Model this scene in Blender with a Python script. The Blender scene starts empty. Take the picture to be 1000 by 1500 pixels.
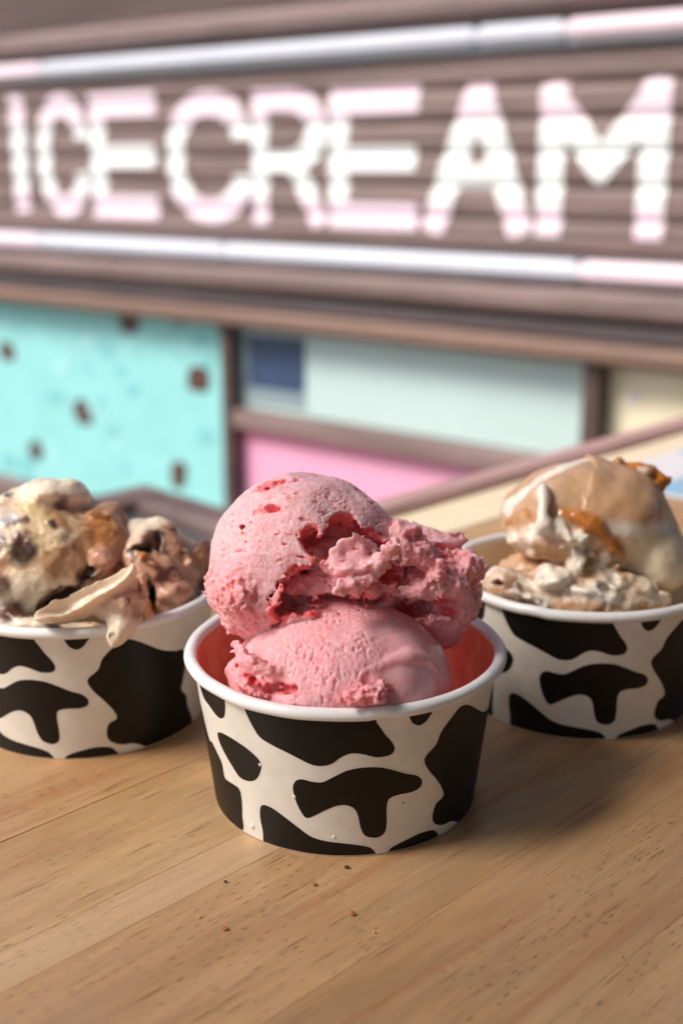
import bpy, math, random
import numpy as np
from mathutils import Vector, Matrix
from mathutils.geometry import delaunay_2d_cdt

R = math.radians
C = bpy.context.scene.collection
scene = bpy.context.scene
rng = random.Random(7)

# ------------------------------------------------------------------ camera, world, sun, exposure
CAM_H, PITCH, FPX = 0.1858, R(16.0), 1750.0      # photograph 1000 x 1500, focal length in its pixels
cam_d = bpy.data.cameras.new('camera')
cam = bpy.data.objects.new('camera', cam_d); C.objects.link(cam)
cam.location = (0, 0, CAM_H); cam.rotation_euler = (R(90) - PITCH, 0, 0)
cam_d.sensor_fit = 'VERTICAL'; cam_d.sensor_height = 36.0; cam_d.lens = FPX / 1500 * 36.0
cam_d.clip_start = 0.01; cam_d.clip_end = 200
cam_d.dof.use_dof = True; cam_d.dof.focus_distance = 0.330; cam_d.dof.aperture_fstop = 8.3
cam_d.dof.aperture_blades = 0
scene.camera = cam

SUN_EL, SUN_AZ = R(48), R(-110)      # azimuth from +Y (ahead), negative = left
world = bpy.data.worlds.new('World'); scene.world = world; world.use_nodes = True
wn = world.node_tree; bg = wn.nodes['Background']
sky = wn.nodes.new('ShaderNodeTexSky'); sky.sky_type = 'NISHITA'; sky.sun_disc = False
sky.sun_elevation = SUN_EL; sky.sun_rotation = SUN_AZ
sky.air_density = 1.0; sky.dust_density = 3.0; sky.ozone_density = 1.0
wn.links.new(sky.outputs[0], bg.inputs[0]); bg.inputs[1].default_value = 0.11
sun_d = bpy.data.lights.new('sun', 'SUN'); sun_d.energy = 2.7; sun_d.angle = R(20); sun_d.color = (1.0, 0.94, 0.87)
sun = bpy.data.objects.new('sun', sun_d); C.objects.link(sun); sun.location = (-1, 0, 2)
sd = Vector((math.sin(SUN_AZ) * math.cos(SUN_EL), math.cos(SUN_AZ) * math.cos(SUN_EL), math.sin(SUN_EL)))
sun.rotation_euler = sd.to_track_quat('Z', 'Y').to_euler()
scene.view_settings.view_transform = 'Standard'; scene.view_settings.look = 'None'
scene.view_settings.exposure = 0.6; scene.view_settings.gamma = 1
scene.render.engine = 'CYCLES'
scene.cycles.use_denoising = True
scene.cycles.max_bounces = 10

# ------------------------------------------------------------------ geometry of the view (for measuring only)
CP, SP = math.cos(PITCH), math.sin(PITCH)
CAM = np.array([0, 0, CAM_H])
CX = np.array([1.0, 0, 0]); CY = np.array([0, SP, CP]); CZ = np.array([0, -CP, SP])   # right, up, towards the viewer
def ray(px, py):
    return CX * ((px - 500) / FPX) + CY * ((750 - py) / FPX) - CZ
def at(px, py, depth):
    return CAM + ray(px, py) * depth

# ------------------------------------------------------------------ helpers
def tag(o, label=None, cat=None, group=None, kind=None):
    if label: o['label'] = label
    if cat: o['category'] = cat
    if group: o['group'] = group
    if kind: o['kind'] = kind
    return o
def empty(name, loc, rz=0):
    o = bpy.data.objects.new(name, None); C.objects.link(o)
    o.location = loc; o.rotation_euler = (0, 0, rz); o.empty_display_size = 0.01
    return o
def mesh_obj(name, verts, faces, mats, parent=None, smooth=False, loc=None, fmat=None):
    me = bpy.data.meshes.new(name)
    me.from_pydata([tuple(map(float, v)) for v in verts], [], [tuple(map(int, f)) for f in faces])
    if not isinstance(mats, (list, tuple)): mats = [mats]
    for m in mats: me.materials.append(m)
    if fmat is not None: me.polygons.foreach_set('material_index', fmat)
    if smooth: me.polygons.foreach_set('use_smooth', [True] * len(me.polygons))
    me.update()
    o = bpy.data.objects.new(name, me); C.objects.link(o)
    if parent: o.parent = parent
    if loc is not None: o.location = loc
    return o
class MB:
    def __init__(s): s.v = []; s.f = []; s.m = []
    def box(s, p0, p1, m=0, bev=0.0):
        (x0, y0, z0), (x1, y1, z1) = p0, p1
        b = min(bev, abs(x1 - x0) / 2.01, abs(y1 - y0) / 2.01, abs(z1 - z0) / 2.01)
        n = len(s.v)
        if b <= 0:
            s.v += [(x0,y0,z0),(x1,y0,z0),(x1,y1,z0),(x0,y1,z0),(x0,y0,z1),(x1,y0,z1),(x1,y1,z1),(x0,y1,z1)]
            fs = [(0,3,2,1),(4,5,6,7),(0,1,5,4),(1,2,6,5),(2,3,7,6),(3,0,4,7)]
        else:
            for z, i in ((z0, b), (z0 + b, 0), (z1 - b, 0), (z1, b)):
                s.v += [(x0+i,y0+i,z),(x1-i,y0+i,z),(x1-i,y1-i,z),(x0+i,y1-i,z)]
            fs = [(0,3,2,1),(12,13,14,15)]
            for k in range(3):
                for j in range(4):
                    a = k*4 + j; c = k*4 + (j+1) % 4
                    fs.append((a, c, c+4, a+4))
        s.f += [tuple(n + i for i in f) for f in fs]; s.m += [m] * len(fs)
    def build(s, name, mats, parent=None, smooth=False, loc=None):
        return mesh_obj(name, s.v, s.f, mats, parent, smooth, loc, s.m)

# ------------------------------------------------------------------ node material helper
class NM:
    def __init__(s, name):
        s.m = bpy.data.materials.new(name); s.m.use_nodes = True
        s.t = s.m.node_tree; s.b = s.t.nodes['Principled BSDF']
    def n(s, typ, **kw):
        o = s.t.nodes.new('ShaderNode' + typ)
        for k, v in kw.items():
            if k.startswith('i_'):
                key = k[2:]; key = int(key) if key.isdigit() else key.replace('_', ' ')
                if hasattr(v, 'is_output') or v.__class__.__name__.startswith('NodeSocket'): s.t.links.new(v, o.inputs[key])
                else: o.inputs[key].default_value = v
            else: setattr(o, k, v)
        return o
    def link(s, a, b): s.t.links.new(a, b)
    def coord(s, scale=(1, 1, 1), rot=(0, 0, 0), loc=(0, 0, 0), src='Object'):
        tc = s.n('TexCoord'); mp = s.n('Mapping')
        mp.inputs['Scale'].default_value = scale; mp.inputs['Rotation'].default_value = rot; mp.inputs['Location'].default_value = loc
        s.link(tc.outputs[src], mp.inputs[0]); return mp.outputs[0]
    def noise(s, vec, scale, detail=3, rough=.5, dist=0):
        o = s.n('TexNoise'); s.link(vec, o.inputs['Vector'])
        o.inputs['Scale'].default_value = scale; o.inputs['Detail'].default_value = detail
        o.inputs['Roughness'].default_value = rough; o.inputs['Distortion'].default_value = dist
        return o.outputs['Fac']
    def ramp(s, fac, stops):
        o = s.n('ValToRGB'); s.link(fac, o.inputs[0]); e = o.color_ramp.elements
        while len(e) > 1: e.remove(e[-1])
        e[0].position = stops[0][0]; e[0].color = col4(stops[0][1])
        for p, c in stops[1:]:
            q = e.new(p); q.color = col4(c)
        return o.outputs[0]
    def mix(s, fac, a, b, mode='MIX'):
        o = s.n('Mix', data_type='RGBA', blend_type=mode)
        for v, k in ((fac, 0), (a, 6), (b, 7)):
            if isinstance(v, (int, float)): o.inputs[k].default_value = v if k == 0 else (v, v, v, 1)
            elif isinstance(v, tuple): o.inputs[k].default_value = col4(v)
            else: s.link(v, o.inputs[k])
        return o.outputs[2]
    def math(s, op, a, b=0.0):
        o = s.n('Math', operation=op)
        for v, k in ((a, 0), (b, 1)):
            if isinstance(v, (int, float)): o.inputs[k].default_value = v
            else: s.link(v, o.inputs[k])
        return o.outputs[0]
    def bump(s, h, dist, strength=1.0, normal=None):
        o = s.n('Bump'); s.link(h, o.inputs['Height']); o.inputs['Distance'].default_value = dist
        o.inputs['Strength'].default_value = strength
        if normal is not None: s.link(normal, o.inputs['Normal'])
        return o.outputs[0]
    def set(s, **kw):
        for k, v in kw.items():
            i = s.b.inputs[k.replace('_', ' ')]
            if isinstance(v, tuple): i.default_value = col4(v) if len(i.default_value) == 4 else v
            elif isinstance(v, (int, float)): i.default_value = v
            else: s.link(v, i)
        return s.m
def col4(c):
    return (c, c, c, 1) if isinstance(c, (int, float)) else (*c[:3], 1)
def srgb(r, g, b):
    return tuple(((c/255)/12.92 if c/255 <= .04045 else ((c/255 + .055)/1.055) ** 2.4) for c in (r, g, b))

# ------------------------------------------------------------------ materials of the place
def m_painted(name, col, var=.08, rough=.55, scale=9, dirt=None):
    k = NM(name); v = k.coord()
    n1 = k.noise(v, scale, 5, .6); n2 = k.noise(v, scale * 7, 4, .6)
    lo = tuple(c * (1 - var * 2.2) for c in col); hi = tuple(min(1, c * (1 + var)) for c in col)
    c = k.ramp(k.math('ADD', k.math('MULTIPLY', n1, .7), k.math('MULTIPLY', n2, .3)), [(.3, lo), (.7, hi)])
    if dirt:
        d = k.ramp(k.noise(v, scale * 2.3, 6, .7), [(.58, 0.0), (.72, 1.0)])
        c = k.mix(d, c, dirt)
    return k.set(Base_Color=c, Roughness=rough, Normal=k.bump(n2, .0008, .4))
def m_board(name, col, col2):
    k = NM(name); v = k.coord(scale=(1.5, 6, 16))
    info = k.n('ObjectInfo')
    off = k.n('VectorMath', operation='ADD'); k.link(v, off.inputs[0])
    mul = k.n('VectorMath', operation='SCALE'); k.link(info.outputs['Random'], mul.inputs['Scale']); mul.inputs[0].default_value = (37, 11, 5)
    k.link(mul.outputs[0], off.inputs[1])
    n1 = k.noise(off.outputs[0], 1.6, 7, .65, .6); n2 = k.noise(off.outputs[0], 14, 5, .6)
    c = k.ramp(n1, [(.3, col2), (.55, col), (.75, tuple(min(1, c * 1.25) for c in col))])
    c = k.mix(.25, c, k.ramp(n2, [(.35, .25), (.65, .9)]), 'MULTIPLY')
    return k.set(Base_Color=c, Roughness=.5, Normal=k.bump(n2, .002, .5))
M_board = m_board('weathered_rose_brown_paint', srgb(140, 117, 113), srgb(104, 84, 80))
M_boardg = m_board('weathered_grey_brown_paint', srgb(108, 97, 100), srgb(86, 76, 78))
M_boardo = m_board('warm_brown_paint', srgb(134, 106, 92), srgb(104, 80, 70))
M_dark = m_board('dark_brown_paint', srgb(92, 72, 66), srgb(66, 50, 46))
M_white = m_painted('white_letter_paint', srgb(243, 247, 247), .02, .4)
M_pinkp = m_painted('pale_pink_letter_paint', srgb(244, 224, 236), .03, .4)
M_bluew = m_painted('pale_blue_white_enamel', srgb(214, 218, 230), .03, .35)
M_mint = m_painted('mint_green_paint', srgb(150, 217, 216), .05, .5, 12)
M_pale = m_painted('pale_pistachio_paint', srgb(192, 216, 214), .03, .45, 3)
M_pinkw = m_painted('candy_pink_paint', srgb(244, 172, 203), .05, .45, 5)
M_pinkw2 = m_painted('deep_pink_paint', srgb(236, 130, 165), .05, .45, 5)
M_cream = m_painted('cream_paint', srgb(250, 238, 206), .03, .45, 5)
M_choc = m_painted('chocolate_brown_paint', srgb(88, 62, 54), .06, .5)
M_navy = m_painted('navy_blue', srgb(58, 78, 110), .12, .3, 14)
M_greyp = m_painted('blue_grey_paint', srgb(140, 158, 166), .05, .4)
M_rail = m_board('dusty_rose_trim_paint', srgb(188, 150, 146), srgb(166, 128, 124))
M_asph = m_painted('dark_grey_top', srgb(78, 80, 84), .1, .35, 30)
M_ground = m_painted('grey_paving', srgb(120, 116, 112), .1, .8, 4)
M_paper = m_painted('pale_card', srgb(226, 222, 226), .02, .5)
M_cardblue = m_painted('light_blue_print', srgb(150, 190, 216), .03, .5)

# ------------------------------------------------------------------ ground
mesh_obj('ground', [(-60,-60,-.95),(60,-60,-.95),(60,60,-.95),(-60,60,-.95)], [(0,1,2,3)], M_ground)
tag(bpy.data.objects['ground'], kind='structure')

# ------------------------------------------------------------------ sign wall: a vertical plane receding to the left
WT = R(52.0)
WD = np.array([math.sin(WT), -math.cos(WT), 0.0])      # along the wall, to the right (nearer)
WN = np.array([-math.cos(WT), -math.sin(WT), 0.0])     # out of the wall, to the viewer
W0 = np.array([0.0, 2.45, 0.0])
def wall_uv(px, py, out=0.0):
    r = ray(px, py); p0 = W0 + WN * out
    t = np.dot(p0 - CAM, WN) / np.dot(r, WN); p = CAM + r * t
    return float(np.dot(p - p0, WD)), float(p[2])
wall_rz = math.atan2(WD[1], WD[0])                     # local x along the wall, local -y out of it
def wv(y, out=0.0): return wall_uv(500, y, out)[1]     # height of a horizontal line seen at column 500
U_L, U_R = -4.2, 1.9

sign = empty('ice_cream_sign', tuple(W0 + np.array([0, 0, wv(398)])), wall_rz)
tag(sign, 'large brown slatted wall sign reading ICE CREAM in white and pink capital letters', 'sign')
SZ = sign.location.z
def wbox(parent, z_off, name, mat, u0, u1, v0, v1, d0, d1, bev=.004, label=None):
    m = MB(); m.box((0, -d1, 0), (u1 - u0, -d0, v1 - v0), 0, bev)
    o = m.build(name, mat, parent, loc=(u0, 0, v0 - z_off))
    if label: o['label'] = label
    return o
# sign field of rounded horizontal boards
v_top, v_bot = wv(92), wv(356)
NB = 6; bh = (v_top - v_bot) / NB
def prof(t):       # depth of a board's rounded face over its height, t 0..1
    t = min(max(t, 0), 1)
    return .002 + .014 * (1 - abs(2 * t - 1) ** 6)
board_me = None
for i in range(NB):
    vs, fs = [], []; n = 14
    for j in range(n + 1):
        t = j / n
        vs += [(U_L, -prof(t), t * bh), (U_R, -prof(t), t * bh)]
        if j: fs.append((2*j-2, 2*j-1, 2*j+1, 2*j))
    k = len(vs); vs += [(U_L, .02, 0), (U_R, .02, 0), (U_L, .02, bh), (U_R, .02, bh)]
    fs += [(k+1, k+3, 2*n+1, *range(2*n-1, 0, -2)), (0, *range(2, 2*n+1, 2), k+2, k), (k, k+1, 1, 0), (2*n, 2*n+1, k+3, k+2), (k, k+2, k+3, k+1)]
    o = mesh_obj('board', vs, fs, M_board, sign, smooth=False, loc=(0, 0, v_bot + i * bh - SZ))
# letters, painted on the boards: each a skin that follows the board profile
def seg_d(x, y, x0, y0, x1, y1):
    dx, dy = x1 - x0, y1 - y0; t = np.clip(((x - x0) * dx + (y - y0) * dy) / (dx*dx + dy*dy), 0, 1)
    return np.hypot(x - x0 - t*dx, y - y0 - t*dy)
def in_letter(ch, x, y, W, H, s):
    # x 0..W, y 0..H, s half stroke; every stroke rounded a little
    def seg(x0, y0, x1, y1, k=1.0):                     # square-ended stroke
        L_ = math.hypot(x1 - x0, y1 - y0); ux, uy = (x1 - x0) / L_, (y1 - y0) / L_
        al = (x - x0) * ux + (y - y0) * uy; pe = np.abs((x - x0) * uy - (y - y0) * ux)
        return (pe < s * k) & (al > -s * .92) & (al < L_ + s * .92)
    L, Rr, B, T, Mi = s, W - s, s, H - s, H * .5
    if ch == 'I': return seg(W/2, B, W/2, T)
    if ch == 'E': return seg(L, B, L, T) | seg(L, T, Rr, T) | seg(L, Mi, Rr * .97, Mi) | seg(L, B, Rr, B)
    if ch == 'C':
        cx, rx, ry = W/2, W/2 - s, H/2 - s
        dx, dy = (x - cx), (y - H/2)
        # superellipse ring
        r = (np.abs(dx / rx) ** 2.3 + np.abs(dy / ry) ** 2.3) ** (1/2.3)
        g = np.hypot(dx, dy) / np.maximum(np.hypot(dx / rx, dy / ry), 1e-9)
        return (np.abs(r - 1) * g < s) & ~((dx > 0) & (np.abs(dy) < H * .13))
    if ch == 'R':
        bw = W - s; yc = H * .70; ry = H - s - yc; xb = W * .5
        bowl = np.abs(np.hypot(np.maximum(x - xb, 0) * ry / (bw - xb), y - yc) - ry) < s
        bowl &= (x > xb)
        return seg(L, B, L, T) | seg(L, T, xb, T) | seg(L, yc - ry, xb, yc - ry) | bowl | seg(W * .58, yc - ry, Rr, B)
    if ch == 'A':
        return seg(L, B, W/2 - s*.25, T) | seg(Rr, B, W/2 + s*.25, T) | seg(W*.25, H*.40, W*.75, H*.40, k=.85)
    if ch == 'M':
        return seg(L, B, L*1.05, T) | seg(Rr, B, Rr - L*.05, T) | seg(L, T, W/2, H*.47) | seg(Rr, T, W/2, H*.47)
LET = [('I', 3, 52, 138, 312), ('C', 54, 130, 137, 317), ('E', 132, 229, 135, 320), ('C', 244, 369, 132, 326),
       ('R', 368, 475, 129, 332), ('E', 480, 612, 126, 336), ('A', 620, 778, 121, 346), ('M', 786, 976, 116, 352)]
for ch, xa, xb_, ya, yb in LET:
    out = .020; xm = (xa + xb_) / 2
    u0 = wall_uv(xa, (ya+yb)/2, out)[0]; u1 = wall_uv(xb_, (ya+yb)/2, out)[0]
    v1 = wall_uv(xm, ya, out)[1]; v0 = wall_uv(xm, yb, out)[1]
    W, H = u1 - u0, v1 - v0; s = {'I': .096, 'C': .092, 'R': .080, 'A': .096, 'M': .096}.get(ch, .092) * H
    if ch == 'C' and xa < 100: s *= .95
    NR = 90; xs = np.linspace(0, W, 240); vs, fs, fm = [], [], []
    def rows(y):
        m = in_letter(ch, xs, np.full_like(xs, y), W, H, s)
        e = np.flatnonzero(np.diff(np.concatenate([[0], m.astype(int), [0]])))
        return [(xs[a], xs[min(b, 239)]) for a, b in zip(e[::2], e[1::2])]
    for r in range(NR):
        y0, y1 = r / NR * H, (r + 1) / NR * H
        for a, b in rows((y0 + y1) / 2):
            if b - a < .003: continue
            k = len(vs)
            for y in (y0, y1):
                t = (((v0 + y) - v_bot) / bh) % 1.0
                d = prof(t) + .0025
                vs += [(a, -d, y), (b, -d, y)]
            fs.append((k, k+1, k+3, k+2))
            f = (r + .5) / NR
            fm.append(1 if (f > .755 or f < .215) else 0)
    o = mesh_obj('letter', vs, fs, [M_white, M_pinkp], sign, loc=(u0, 0, v0 - SZ), fmat=fm)
    o['label'] = 'white capital letter %s with pink top and foot' % ch
# two pale enamel strips above and below the word, in segments
for ya, yb, cuts in ((55, 84, [(-120, 62, 1), (62, 700, 0), (700, 830, 0), (830, 1150, 1)]), (365, 393, [(-120, 64, 1), (64, 330, 0), (330, 850, 0), (850, 1200, 1)])):
    for xa, xb_, pk in cuts:
        u0 = wall_uv(xa, (ya+yb)/2, .03)[0]; u1 = wall_uv(xb_, (ya+yb)/2, .03)[0]
        wbox(sign, SZ, 'light_strip', M_pinkp if pk else M_bluew, u0, u1 - .0006, wv(yb, .03), wv(ya, .03), .0, .045, .012,
             'pale pink strip segment' if pk else None)
wbox(sign, SZ, 'frame_rail', M_board, U_L, U_R, wv(46), wv(6), -.02, .05, .015)
wbox(sign, SZ, 'frame_rail', M_dark, U_L, U_R, wv(53.5), wv(46.6), -.02, .02, .0)
wbox(sign, SZ, 'frame_rail', M_dark, U_L, U_R, wv(91.6), wv(88.6), -.02, .012, .0)
wbox(sign, SZ, 'frame_rail', M_dark, U_L, U_R, wv(359.6), wv(356.4), -.02, .012, .0)
wbox(sign, SZ, 'frame_rail', M_dark, U_L, U_R, wv(397), wv(391.5), -.02, .015, .0)

# the wall under the sign: beams, frames and painted panels
wall = empty('panelled_wall', tuple(W0 + np.array([0, 0, -.95])), wall_rz)
tag(wall, 'brown framed shop wall with mint, pistachio, pink and cream painted panels under the sign', 'wall')
WZ = -.95
def wb(name, mat, u0, u1, v0, v1, d0, d1, bev=.004, label=None): return wbox(wall, WZ, name, mat, u0, u1, v0, v1, d0, d1, bev, label)
wb('wall_board', M_dark, U_L, U_R, -.95, wv(398), -.10, -.045, 0)           # backing
wb('beam', M_board, U_L, U_R, wv(432), wv(398), -.045, .06, .012)
wb('beam', M_boardg, U_L, U_R, wv(462), wv(433), -.045, .035, .008)
wb('beam', M_boardo, U_L, U_R, wv(490), wv(463), -.045, .055, .010)
wb('cornice', M_dark, U_L, U_R, wv(-40), wv(5), -.045, .02, .01)
wb('upper_wall', M_dark, U_L, U_R, wv(-40) , .80, -.10, .0, .01)
def pan(name, mat, xa, xb_, ya, yb, yc, d0, d1, bev=.004, label=None):
    # xa, xb at mid height; ya top, yb bottom measured at column yc
    ua, ub = wall_uv(xa, (ya+yb)/2, 0)[0], wall_uv(xb_, (ya+yb)/2, 0)[0]
    return wb(name, mat, ua, ub, wall_uv(yc, yb)[1], wall_uv(yc, ya)[1], d0, d1, bev, label)
vB = -.80
u_post1a, u_post1b = wall_uv(335, 600)[0], wall_uv(349, 600)[0]
u_post2a, u_post2b = wall_uv(862, 600)[0], wall_uv(884, 600)[0]
v_pt = wv(491.5)                                                             # top of the panels
v_mid1, v_mid0 = wall_uv(500, 622)[1], wall_uv(500, 650)[1]
v_teal0 = wall_uv(0, 697)[1]
wb('post', M_dark, u_post1a, u_post1b, vB, v_pt, -.045, .022)
wb('post', M_dark, u_post2a, u_post2b, vB, v_pt, -.045, .03)
wb('frame_rail', M_board, u_post1b + .001, u_post2a - .001, v_mid0, v_mid1, -.045, .02)
wb('frame_rail', M_board, U_L, u_post1a - .001, v_teal0 - .07, v_teal0, -.045, .02)
mint = wb('mint_panel', M_mint, U_L + .002, u_post1a - .001, v_teal0 + .001, v_pt - .001, -.044, -.012, .002, 'mint green panel painted with brown chips')
wb('pale_panel', M_pale, u_post1b + .001, u_post2a - .001, v_mid1 + .001, v_pt - .001, -.044, -.012, .002, 'pale pistachio panel with a navy blue square')
wb('pink_panel', M_pinkw, u_post1b + .001, u_post2a - .001, vB, v_mid0 - .001, -.044, -.012, .002, 'candy pink panel')
wb('cream_panel', M_cream, u_post2b + .001, U_R - .002, vB, v_pt - .001, -.044, -.012, .002, 'cream panel')
wb('mint_panel', M_mint, U_L + .002, u_post1a - .001, vB, v_teal0 - .072, -.044, -.012, .002)
# painted shapes on the panels: irregular flat chips a hair proud of the paint
def patch(name, mat, pts, out=-.012, lift=.002, label=None):
    uv = [wall_uv(x, y, out) for x, y in pts]
    n = len(uv); cu = sum(p[0] for p in uv) / n; cv = sum(p[1] for p in uv) / n
    vs = [(p[0] - cu, 0, p[1] - cv) for p in uv] + [(p[0] - cu, .0015, p[1] - cv) for p in uv]
    fs = [tuple(range(n))] + [(i, i + n, (i+1) % n + n, (i+1) % n) for i in range(n)]
    o = mesh_obj(name, vs, fs, mat, wall, loc=(cu, -(out + lift), cv - WZ))
    if label: o['label'] = label
    return o
def rnd_poly(cx, cy, rx, ry, a=0, n=9, j=.16, seed=0):
    q = random.Random(seed); out = []
    for i in range(n):
        t = 2 * math.pi * i / n; k = 1 + q.uniform(-j, j)
        x, y = rx * k * math.copysign(abs(math.cos(t)) ** .7, math.cos(t)), ry * k * math.copysign(abs(math.sin(t)) ** .7, math.sin(t))
        out.append((cx + x * math.cos(a) - y * math.sin(a), cy + x * math.sin(a) + y * math.cos(a)))
    return out
for i, (cx, cy, rx, ry, a) in enumerate([(11,515,10,16,-.3),(122,604,12,19,-.3),(291,556,15,21,0),(53,659,10,15,-.3),(262,697,12,20,.05),
                                         (-60,560,12,18,.2),(-90,650,12,15,.1)]):
    patch('chocolate_chip', M_choc, rnd_poly(cx, cy, rx, ry, a, seed=i))
for i, (cx, cy, rx, ry) in enumerate([(78,436,18,12),(190,462,16,28),(330,478,12,8),(262,470,8,6)]):
    patch('chocolate_drip', M_choc, rnd_poly(cx, cy, rx, ry, 0, seed=20 + i, j=.08))
M_mint2 = m_painted('lighter_mint_paint', srgb(164, 224, 225), .03, .5, 12)
M_mint3 = m_painted('deeper_mint_paint', srgb(124, 198, 202), .03, .5, 12)
for i in range(26):
    q = random.Random(60 + i); r0 = q.uniform(6, 15)
    patch('mint_fleck', M_mint2 if i % 2 else M_mint3, rnd_poly(q.uniform(-20, 322), q.uniform(490, 690), r0, r0 * q.uniform(.5, 1), q.uniform(0, 3), seed=90 + i), lift=.0012 + i * .00002)
patch('navy_square', M_navy, [(366, 489), (447, 496), (447, 577), (366, 566)])  # flat navy square set on the pale panel
patch('grey_strip', M_greyp, [(351, 487), (364, 488.5), (364, 573), (351, 571)], lift=.003)
patch('grey_strip', M_greyp, [(366, 568), (447, 579), (447, 600), (366, 588)], lift=.003)
patch('pink_band', M_pinkw2, [(351, 628), (760, 691), (760, 703), (351, 639)])
for i, (cx, cy, rx, ry, mt) in enumerate([(695, 712, 10, 22, M_greyp), (356, 640, 5, 18, M_pinkw2)]):
    patch('paint_fleck', mt, rnd_poly(cx, cy, rx, ry, .1, seed=40 + i), lift=.0025 + .0003 * i)
patch('paint_fleck', M_paper, rnd_poly(930, 582, 10, 10, .1, seed=49))

# ------------------------------------------------------------------ neighbouring table between the wall and ours
TD = np.array([math.sin(R(45.0)), math.cos(R(45.0)), 0.0])      # grain direction of our table (to the far right)
TN = np.array([-TD[1], TD[0], 0.0])                             # across it, to the far left
def ground_pt(px, py, z):
    r = ray(px, py); t = (z - CAM_H) / r[2]; return CAM + r * t
nz = -.14
nc = ground_pt(214, 708, nz)
nt = empty('side_table', (nc[0], nc[1], -.95), math.atan2(TD[1], TD[0]))
tag(nt, 'dark grey table with brown wooden edging just beyond the left ice cream cup', 'table')
tz = nz + .95
m = MB(); m.box((-.95, -1.0, tz - .03), (-.05, -.05, tz - .012), 0, .002); m.build('tabletop', M_asph, nt)
M_edge = m_board('brown_edging_paint', srgb(122, 100, 96), srgb(92, 74, 72))
for p0, p1 in (((-1, -.048, tz - .05), (0, 0, tz)), ((-.048, -1.0, tz - .05), (0, -.05, tz)), ((-1, -1.05, tz - .05), (0, -1.002, tz)), ((-1, -1.0, tz - .05), (-.952, -.05, tz))):
    m = MB(); m.box(p0, p1, 0, .004); m.build('edging', M_edge, nt)
for x in (-.93, -.07):
    for y in (-.98, -.07):
        m = MB(); m.box((x - .025, y - .025, 0), (x + .025, y + .025, tz - .052), 0, .003); m.build('leg', M_dark, nt)

# ------------------------------------------------------------------ unseen panels added overhead and behind the viewer to shade the table
CAN_H, CAN_E = 1.40, .69                                # height over the table top, edge measured across the grain
M_blocker = m_painted('dark_blocker_paint', srgb(120, 108, 98), .05, .7)
blocker = empty('shade_blocker', (0, 0, -.95), math.atan2(TD[1], TD[0]))
tag(blocker, 'dark panels added out of view, overhead and behind, to shade the wooden table', 'shade_helper')
m = MB(); m.box((-2.2, CAN_E - 2.6, .95 + CAN_H), (2.4, CAN_E, 1.03 + CAN_H), 0, .005); m.build('shade_roof', M_blocker, blocker)
m = MB(); m.box((-2.2, CAN_E - 2.6, 0), (2.4, CAN_E - 2.5, .948 + CAN_H), 0, .005); m.build('shade_wall', M_blocker, blocker)

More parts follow.
